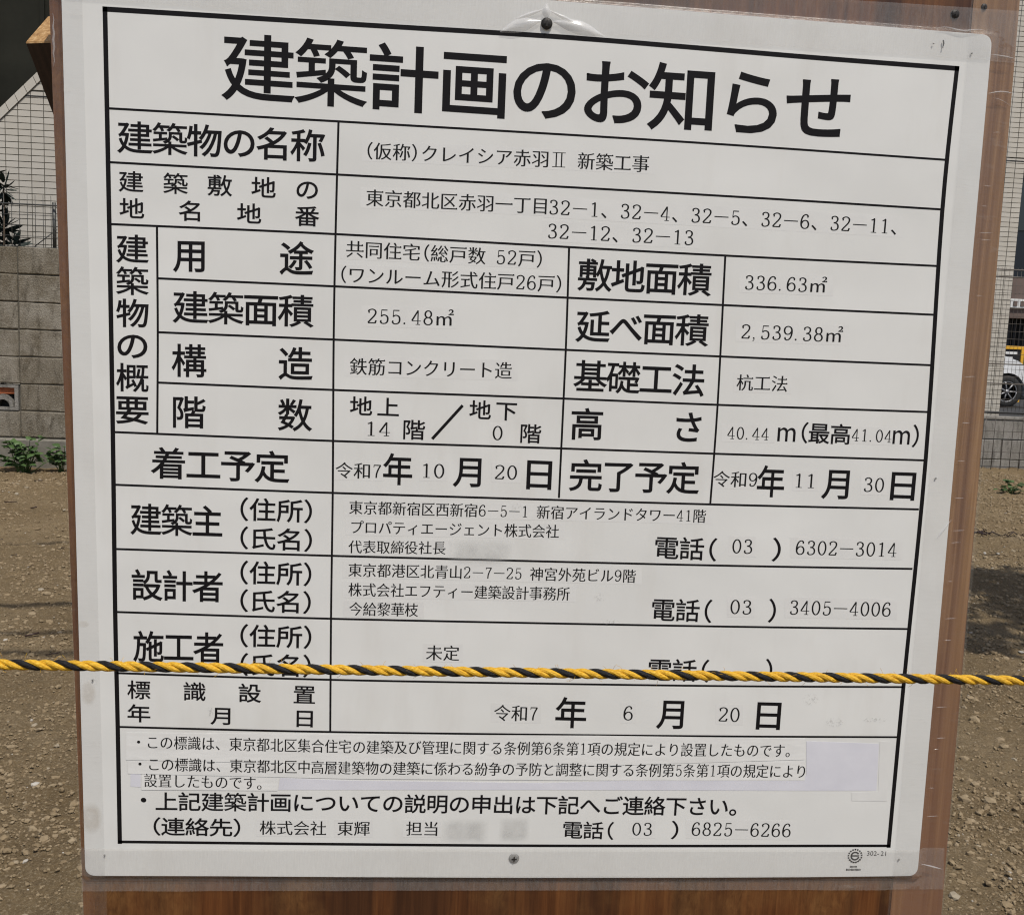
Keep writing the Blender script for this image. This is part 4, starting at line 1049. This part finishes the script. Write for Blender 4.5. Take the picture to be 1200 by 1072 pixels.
while s_ < -2.25:                                         # border tiles along the slope
    L1 = .072; q = [(s_, slope(s_)+.002), (s_+L1-.004, slope(s_+L1-.004)+.002), (s_+L1-.004-.028, slope(s_+L1-.004)+.058-.028+.03), (s_-.028, slope(s_)+.058-.028+.03)]
    link('border_tile', prism('border_tile', q, YT-.012, YT+.0065, TILE), tb, LT); s_ += L1
link('joint_strip', box('joint_strip', -3.035, -1.1, YT-.002, YT+.006, 2.8385, 2.8475, SEAL), tb, LT)
# dark backdrop behind it, standing in for a shaded recess
db = empty('dark_backdrop', (-5, 10, 0), 'dark backdrop behind the cream tiled wall, coloured for the shade of a recess', 'building')
link('backdrop_wall', box('backdrop_wall', -6.5, 6.0, -1.3, 4.0, 0, 8.5, RECESS), db)
for i in range(26): link('batten', box('batten', -6.4+i*.48, -6.36+i*.48, -1.33, -1.302, 0, 8.4, RECESS), db)
link('eaves', box('eaves', -6.7, 6.2, -1.8, 4.2, 8.51, 8.7, RECESS), db)

# shrub between the block wall and the tiled wall
def leaf_mesh(name, L, W, mat, fold=.25, n=5, curl=.2):
    V, F = [], []
    for i in range(n+1):
        t = i/n; wv = W*math.sin(math.pi*min(1, .12+t*.88))**.8*.5*(1 if t < 1 else .02); z = curl*L*t*t
        V += [(-wv, L*t, z+wv*fold), (0, L*t, z), (wv, L*t, z+wv*fold)]
    for i in range(n):
        for j in range(2): a = i*3+j; F.append((a, a+1, a+4, a+3))
    return mesh(name, V, F, mat, True)
def orient_leaf(o, p, d, roll=0):
    d = Vector(d).normalized(); q = d.to_track_quat('Y', 'Z'); o.location = p; o.rotation_mode = 'QUATERNION'; o.rotation_quaternion = q @ Matrix.Rotation(roll, 3, 'Y').to_quaternion()
sh = empty('shrub', (-3.04, 7.2, 0), 'dark spiky-leaved shrub against the cream tiled wall, above the block wall', 'shrub')
lm = [leaf_mesh('leaf', .115, .034, LEAFD), leaf_mesh('leaf', .095, .03, LEAFD), leaf_mesh('leaf', .13, .038, LEAFD)]
random.seed(21)
stems = []
for cx, cz, n in ((-.02, 2.12, 26), (.09, 2.06, 24), (-.03, 1.86, 24), (.05, 1.76, 34), (-.06, 1.68, 34), (-.22, 2.2, 26), (-.35, 1.95, 30), (-.25, 1.75, 34), (-.5, 2.1, 26), (.10, 1.64, 18)):
    yy = random.uniform(-.12, .12); stems.append(([(cx*.3-.1, 0, 0), (cx*.7, yy*.5, cz*.6), (cx, yy, cz)], [.014, .01, .005]))
    for k in range(n):
        a = random.uniform(0, 6.28); e = random.gauss(.1, .7); d = (math.cos(a)*math.cos(e), math.sin(a)*math.cos(e)*.7, math.sin(e))
        o = link('leaf', random.choice(lm), sh); orient_leaf(o, Vector((cx+d[0]*.02, yy+d[1]*.02, cz+d[2]*.03+random.uniform(-.03, .03))), d, random.uniform(-1, 1))
link('stem', tubes('stem', stems, BARK, 6), sh)

# weeds
def broad_leaf(name, s, mat):
    V, F = [], []; n = 7; prof = [.02, .62, .9, 1.0, .82, .6, .3, .0]
    for i in range(n+1):
        t = i/n; wv = .42*s*prof[i]*(1+.14*(-1)**i); z = .10*s*math.sin(t*3)-.10*s*t*t
        V += [(-wv, s*t, z-.12*wv), (-wv*.5, s*t, z+.10*wv), (0, s*t, z), (wv*.5, s*t, z+.10*wv), (wv, s*t, z-.12*wv)]
    for i in range(n):
        for j in range(4): a = i*5+j; F.append((a, a+1, a+6, a+5))
    return mesh(name, V, F, mat, True)
def weed(x, y, w_, h, n, s, label, seed):
    random.seed(seed); t = empty('weed', (x, y, 0), label, 'weed', 'weeds at the foot of the walls'); ms = [broad_leaf('leaf', s*k, WEED) for k in (.7, 1, 1.25)]; st = []
    for i in range(n):
        bx_ = random.gauss(0, w_*.16); a = random.uniform(0, 6.28); lean = random.uniform(.1, 1)*w_*.5; hh = h*random.uniform(.25, 1)*(1-.45*abs(lean)/(w_*.5))
        tip = Vector((bx_+math.cos(a)*lean, math.sin(a)*lean*.55-.02, hh)); mid = Vector((bx_*.8+math.cos(a)*lean*.4, math.sin(a)*lean*.25, hh*.6))
        st.append(([(bx_*.4, 0, -.01), tuple(mid), tuple(tip)], [.004, .003, .0015]))
        for k in range(random.randint(3, 5)):
            b = a+random.uniform(-1.6, 1.6); p = mid.lerp(tip, random.uniform(.2, 1)); o = link('leaf', random.choice(ms), t)
            orient_leaf(o, p, (math.cos(b), math.sin(b)*.8-.2, random.uniform(-.35, .65)), random.uniform(-.5, .5))
    link('stem', tubes('stem', st, STEM, 5), t)
weed(-2.60, 6.48, .30, .31, 34, .056, 'leafy green weed at the foot of the left block wall', 3)
weed(-2.36, 6.55, .20, .24, 16, .050, 'smaller leafy weed beside the board edge, at the foot of the left block wall', 4)
weed(5.05, 6.92, .20, .14, 15, .040, 'small green weed in the gravel right of the notice board', 8)
weed(5.42, 6.85, .13, .08, 8, .032, 'low green tuft just right of the small weed, in the gravel', 9)
weed(4.62, 7.2, .08, .05, 5, .03, 'tiny green sprout left of the small weed, in the gravel', 10)

# ---------------------------------------------------------------- right: tiled pillar of a building
pb = empty('tiled_pillar', (5.9, 9.7, 0), 'cream tiled corner of a building behind the wire mesh fence on the right', 'building'); LP = Vector((-5.9, -9.7, 0))
XR = 6.362; YP = 9.5
link('wall', box('wall', 4.6, XR-.006, YP+.006, YP+.9, 0, 7.5, GROUT), pb, LP)
for r_ in range(0, 148):
    z = .03+r_*.0500
    if z > 3.10: z += .008
    for c_ in range(3):
        if .45 < z < 4.35: link('tile', tm, pb, LP+Vector((XR-.1-c_*.1, YP, z)))
bm = bmesh.new()
for r_ in range(0, 148):
    z = .03+r_*.0500+(.008 if .03+r_*.05 > 3.10 else 0)
    for c_ in range(17):
        if c_ < 3 and .45 < z < 4.35: continue
        x = XR-.1-c_*.1; bm.faces.new([bm.verts.new(p) for p in ((x+.003, YP, z+.003), (x+.097, YP, z+.003), (x+.097, YP, z+.047), (x+.003, YP, z+.047))])
    for c_ in range(9):
        y = YP+c_*.1; bm.faces.new([bm.verts.new(p) for p in ((XR, y+.003, z+.003), (XR, y+.097, z+.003), (XR, y+.097, z+.047), (XR, y+.003, z+.047))])
me = bpy.data.meshes.new('tile_field'); bm.to_mesh(me); bm.free(); me.materials.append(TILE); o = link('tile_field', me, pb, LP); o['kind'] = 'stuff'
link('joint_strip', box('joint_strip', 4.7, XR+.001, YP-.003, YP+.005, 3.099, 3.109, SEAL), pb, LP)

# low block wall with tall mesh fence on the right
lw = empty('low_wall', (6.2, 8.7, 0), 'low pale concrete block wall at the back of the lot on the right', 'wall'); LW = Vector((-6.2, -8.7, 0))
bms = []
for k in range(4): bm = bmesh.new(); bm_box(bm, .003, .397, 0, .12, .003, .192, .004, .0015); bms.append(bm_done(bm, 'block', LOWB))
link('mortar', box('mortar', 2.9, 9.7, 8.608, 8.712, -.05, .475, MORTAR), lw, LW)
for r_ in range(3):
    for c_ in range(17): link('block', random.choice(bms), lw, LW+Vector((2.9+c_*.4+(.2 if r_ % 2 else 0), 8.60+random.uniform(-.002, .002), -.11+r_*.196)))
link('coping', box('coping', 2.9, 9.9, 8.59, 8.73, .480, .508, LOWB, .004), lw, LW)
t, L_ = mesh_fence('mesh_fence', 4.4, 8.2, 8.66, .52, 1.95, .040, .0735, .0016, .0019, WIREB, 'tall brown wire mesh fence standing on the low wall on the right', .0)
for z in (.545, 1.93, 1.86): link('rail', tube('rail', [(4.4, 8.66, z), (8.2, 8.66, z)], .011 if z < 1 else .006, SEAL if z < 1 else WIREB, 8), t, L_)
link('rail', tube('rail', [(4.4, 8.66, 1.02), (8.2, 8.66, 1.02)], .006, WIREB, 8), t, L_)
link('rail', tube('rail', [(4.4, 8.66, .83), (8.2, 8.66, .83)], .005, WIREB, 8), t, L_)
for x in (4.6, 6.6, 8.1): link('fence_post', tube('fence_post', [(x, 8.70, .50), (x, 8.70, 1.98)], .022, WIREB, 10), t, L_)
t, L_ = mesh_fence('wire_fence', 4.7, 7.3, 8.42, -.03, .50, .092, .20, .0032, .0030, WIREB, 'coarse brown wire mesh panel standing in front of the low wall on the right', .02)
link('rail', tube('rail', [(4.7, 8.415, .305), (7.3, 8.415, .305)], .0045, SEAL, 6), t, L_)

# ---------------------------------------------------------------- parked white car, seen through the fence
car = empty('parked_car', (11.35, 18.0, .03), 'white parked car behind the wire mesh fence, front wheel and bonnet showing', 'car')
prof = [(-3.05, .30), (-3.08, .62), (-3.0, 1.05), (-2.85, 1.42), (-2.55, 1.56), (-1.3, 1.60), (-.72, 1.50), (-.18, 1.02), (.18, .90), (.44, .74), (.60, .58), (.66, .42), (.64, .24), (.40, .20)]
arch = lambda cx: [(cx+.36*math.cos(a), .31+.36*math.sin(a)) for a in [R(-10)+R(200)*k/12 for k in range(13)]]
out = prof+arch(0)+[(-.45, .20), (-2.05, .20)]+arch(-2.45)+[(-2.90, .22)]
bm = bmesh.new(); N_ = len(out); rows = []
for yy, sx in ((-.74, 1), (-.70, 1), (.70, 1), (.74, 1)):
    rows.append([bm.verts.new((p[0], yy+.74+(0.16*max(0, (p[1]-.95))/.6 if yy < 0 else -.16*max(0, (p[1]-.95))/.6), p[1])) for p in out])
for a, b in zip(rows, rows[1:]):
    for i in range(N_): j = (i+1) % N_; bm.faces.new((a[i], a[j], b[j], b[i]))
f = bm.faces.new(rows[0]); f2 = bm.faces.new(rows[-1][::-1]); bmesh.ops.triangulate(bm, faces=[f, f2])
link('body', bm_done(bm, 'body', CARP), car)
def side_poly(name, pts, mat, off=.012):
    return prism(name, pts, 0, .01, mat)
for pts in ([(-.72, 1.0), (-1.28, 1.0), (-1.28, 1.46), (-.98, 1.46)], [(-1.36, 1.0), (-2.1, 1.0), (-2.1, 1.46), (-1.36, 1.46)], [(-2.18, 1.0), (-2.72, 1.02), (-2.56, 1.44), (-2.18, 1.46)]):
    bm = bmesh.new(); bm.faces.new([bm.verts.new((p[0], (.16*(p[1]-.95)/.6)-.008, p[1])) for p in pts]); link('window', bm_done(bm, 'window', GLASS), car)
link('windscreen', mesh('windscreen', [(-.22, .15, 1.06), (-.22, 1.33, 1.06), (-.70, 1.27, 1.49), (-.70, .21, 1.49)], [(0, 1, 2, 3)], GLASS), car, (.02, 0, .01))
link('headlight', box('headlight', .30, .56, -.012, .12, .62, .76, RIM, .03), car); link('headlight', box('headlight', .30, .56, 1.36, 1.49, .62, .76, RIM, .03), car)
link('mirror', box('mirror', -.42, -.24, -.16, .02, .98, 1.12, CARP, .03), car)
link('door_handle', box('door_handle', -1.25, -1.08, -.015, .005, .86, .89, RIM, .005), car)
for cx in (0, -2.45):
    for yy in (.0, 1.28):
        wh = bpy.data.objects.new('wheel', None); COL.objects.link(wh); wh.parent = car; wh.location = (cx, yy+.1, .31)
        bm = bmesh.new(); n = 32; pr = [(.19, -.10), (.215, -.112), (.29, -.105), (.31, -.08), (.31, .08), (.29, .1), (.2, .1)]; rg = [[bm.verts.new((r_*math.cos(6.2832*k/n), y_, r_*math.sin(6.2832*k/n))) for k in range(n)] for r_, y_ in pr]
        for a, b in zip(rg, rg[1:]):
            for k in range(n): bm.faces.new((a[k], a[(k+1) % n], b[(k+1) % n], b[k]))
        link('tyre', bm_done(bm, 'tyre', RUBBER, True), wh)
        sp_ = [([(0, -.09, 0), (.19*math.cos(a), -.095, .19*math.sin(a))], .016) for a in [6.2832*k/7 for k in range(7)]]
        sp_.append(([(.195*math.cos(6.2832*k/24), -.095, .195*math.sin(6.2832*k/24)) for k in range(25)], .012)); sp_.append(([(0, -.11, 0), (0, -.05, 0)], .045))
        link('rim', tubes('rim', sp_, RIM, 6), wh); link('brake_disc', tube('brake_disc', [(0, -.03, 0), (0, 0, 0)], .18, SHUT, 24), wh)
# yellow framed panel behind the car
ys_ = empty('yellow_frame_sign', (12.55, 20.2, -.03), 'yellow framed white notice panel standing behind the white car', 'sign')
for a, b, c, d in ((-.36, .36, 1.18, 1.25), (-.36, .36, .62, .69), (-.36, -.29, .0, 1.179), (.29, .36, .0, 1.179)):
    link('frame_bar', box('frame_bar', a, b, -.03, .03, c, d, YEL, .008), ys_)
link('panel', box('panel', -.285, .285, -.008, .008, .695, 1.175, SHUT), ys_)
for i in range(4): link('mark', box('mark', -.22, .22-.1*(i % 2), -.012, -.009, 1.07-.11*i, 1.13-.11*i, WHITEP), ys_)
# far building across the street
fb = empty('street_building', (18, 29, 0), 'brown and navy building across the street, behind the white car', 'building')
link('upper_wall', box('upper_wall', -6, 9, -.6, 6, 3.25, 9.5, NAVY), fb); link('fascia', box('fascia', -6.1, 9.1, -.9, 5.9, 2.05, 3.24, BROWNB), fb)
link('shop_sign', box('shop_sign', -1.9, .2, -.98, -.91, 2.34, 2.60, WHITEP, .01), fb)
for i in range(9): link('sign_mark', box('sign_mark', -1.8+.22*i, -1.68+.22*i, -1.0, -.985, 2.40, 2.54, BROWNB), fb)
link('ground_floor', box('ground_floor', -6, 9, -.3, 5.8, 0, 2.04, SHUT), fb)
sm_ = box('slat', 0, .07, -.5, -.46, .1, 2.0, SHUT)
for i in range(90): link('slat', sm_, fb, (-6+i*.165, 0, 0))
for i in range(7): link('window', box('window', -5.5+i*2.0, -4.1+i*2.0, -.63, -.605, 4.6, 6.0, GLASS), fb); 
gr_ = empty('guard_rail', (14, 23.6, 0), 'pale pipe guard rail along the far side of the street', 'guard rail')
for z in (.45, .8, 1.1): link('pipe', tube('pipe', [(-5, 0, z), (9, 0, z)], .03, WIRE, 8), gr_)
for i in range(8): link('rail_post', tube('rail_post', [(-5+2*i, 0, .0), (-5+2*i, 0, 1.12)], .035, WIRE, 8), gr_)
hd = empty('hedge', (14.6, 21.5, .0), 'clipped dark green hedge behind the bonnet of the white car', 'hedge')
random.seed(31); bm = bmesh.new()
for i in range(2600):
    p = Vector((random.uniform(-1.2, 2.5), random.uniform(-.35, .35), random.uniform(.05, .95))); a = random.uniform(0, 6.28); d1 = Vector((math.cos(a), math.sin(a), random.uniform(-.6, .6))).normalized()*.05; d2 = d1.orthogonal().normalized()*.03
    bm.faces.new([bm.verts.new(p-d1), bm.verts.new(p+d2), bm.verts.new(p+d1), bm.verts.new(p-d2)])
me = bpy.data.meshes.new('foliage'); bm.to_mesh(me); bm.free(); me.materials.append(TLEAF); o = link('foliage', me, hd)
link('stem', tubes('stem', [([(x_*.3, 0, 0), (x_*.3+.05, 0, .7)], .02) for x_ in range(-3, 8)], BARK), hd)

# ---------------------------------------------------------------- overhead: cables and roadside tree that shade the lot
cx_, cy_ = sdir.x/sdir.z, sdir.y/sdir.z
def cable(yg, slope_, h, r_, label):
    pts = []
    for k in range(-20, 21):
        x = k*1.0; zz = h+.0012*x*x; pts.append((x+cx_*zz, yg+slope_*x+cy_*zz, zz))
    return pts
ends = []
for i, (yg, h, r_) in enumerate(((4.49, 4.4, .018), (3.27, 5.2, .026), (2.87, 5.4, .022), (2.62, 5.6, .022))):
    pts = cable(yg, .157, h, r_, ''); o = link('overhead_cable', tube('overhead_cable', pts, r_, CABLE, 6))
    tag(o, ['lowest black cable overhead, casting the thin upper line on the soil', 'second black cable overhead, above the soil lot', 'third black cable overhead, above the soil lot', 'highest black cable overhead, above the soil lot'][i], 'cable', 'overhead cables'); ends.append((pts[0], pts[-1]))
for s in (0, 1):
    x = ends[1][s][0]; y = sum(e[s][1] for e in ends)/4
    o = empty('utility_pole', (x, y, 0), ['concrete utility pole carrying the cables, beyond the left of the view', 'concrete utility pole carrying the cables, beyond the right of the view'][s], 'pole', 'utility poles')
    link('shaft', tube('shaft', [(0, 0, -.3), (0, 0, 8)], [.17, .11], POLE, 16), o); link('crossarm', box('crossarm', -.05, .05, -1.6, 1.6, 5.2, 5.3, SCREW), o)
tr = empty('roadside_tree', (5.9, -.3, 0), 'leafy roadside tree outside the view on the right, shading a patch of the soil', 'tree')
random.seed(44); limbs = [([(0, 0, -.1), (-.1, .1, 1.6), (-.3, .3, 3.0)], [.14, .11, .09])]; cl = []
gx, gy = 3.35, 3.35                                        # centre of the shaded patch on the ground
CL = [(3.25, 3.95, 4.2, 120, .22), (3.10, 3.70, 4.3, 230, .26), (3.22, 3.45, 4.2, 120, .28), (3.02, 3.25, 4.4, 170, .17), (3.40, 3.15, 4.3, 200, .30), (2.95, 2.92, 4.5, 22, .16), (2.62, 2.98, 4.4, 110, .15), (2.50, 2.78, 4.5, 70, .12),
      (3.7, 3.6, 4.1, 260, .42), (4.0, 3.1, 4.5, 200, .5), (4.6, 3.5, 4.6, 220, .55), (5.2, 3.0, 4.9, 220, .6), (4.3, 4.3, 4.7, 140, .5), (5.4, 3.9, 5.0, 200, .6), (6.0, 3.3, 5.2, 200, .6)]
gx = gy = 0
for (dx, dy, h, n, rr) in CL:
    c_ = Vector((gx+dx+cx_*h-5.9, gy+dy+cy_*h+.3, h)); limbs.append(([(-.3, .3, 3.0), tuple(Vector((-.3, .3, 3.0)).lerp(c_, .55)+Vector((0, 0, .15))), tuple(c_)], [.05, .03, .012])); cl.append((c_, n, rr))
bm = bmesh.new()
for c_, n, rr in cl:
    for i in range(n):
        d = Vector((random.gauss(0, .5), random.gauss(0, .5), random.gauss(0, .4)))*rr; p = c_+d; a = random.uniform(0, 6.28); d1 = Vector((math.cos(a), math.sin(a), random.uniform(-.5, .5))).normalized()*random.uniform(.05, .08); d2 = d1.cross(Vector((0, .3, 1))).normalized()*.03
        bm.faces.new([bm.verts.new(p-d1), bm.verts.new(p+d2), bm.verts.new(p+d1), bm.verts.new(p-d2)])
me = bpy.data.meshes.new('crown'); bm.to_mesh(me); bm.free(); me.materials.append(TLEAF); link('crown', me, tr); link('trunk', tubes('trunk', limbs, BARK, 8), tr)
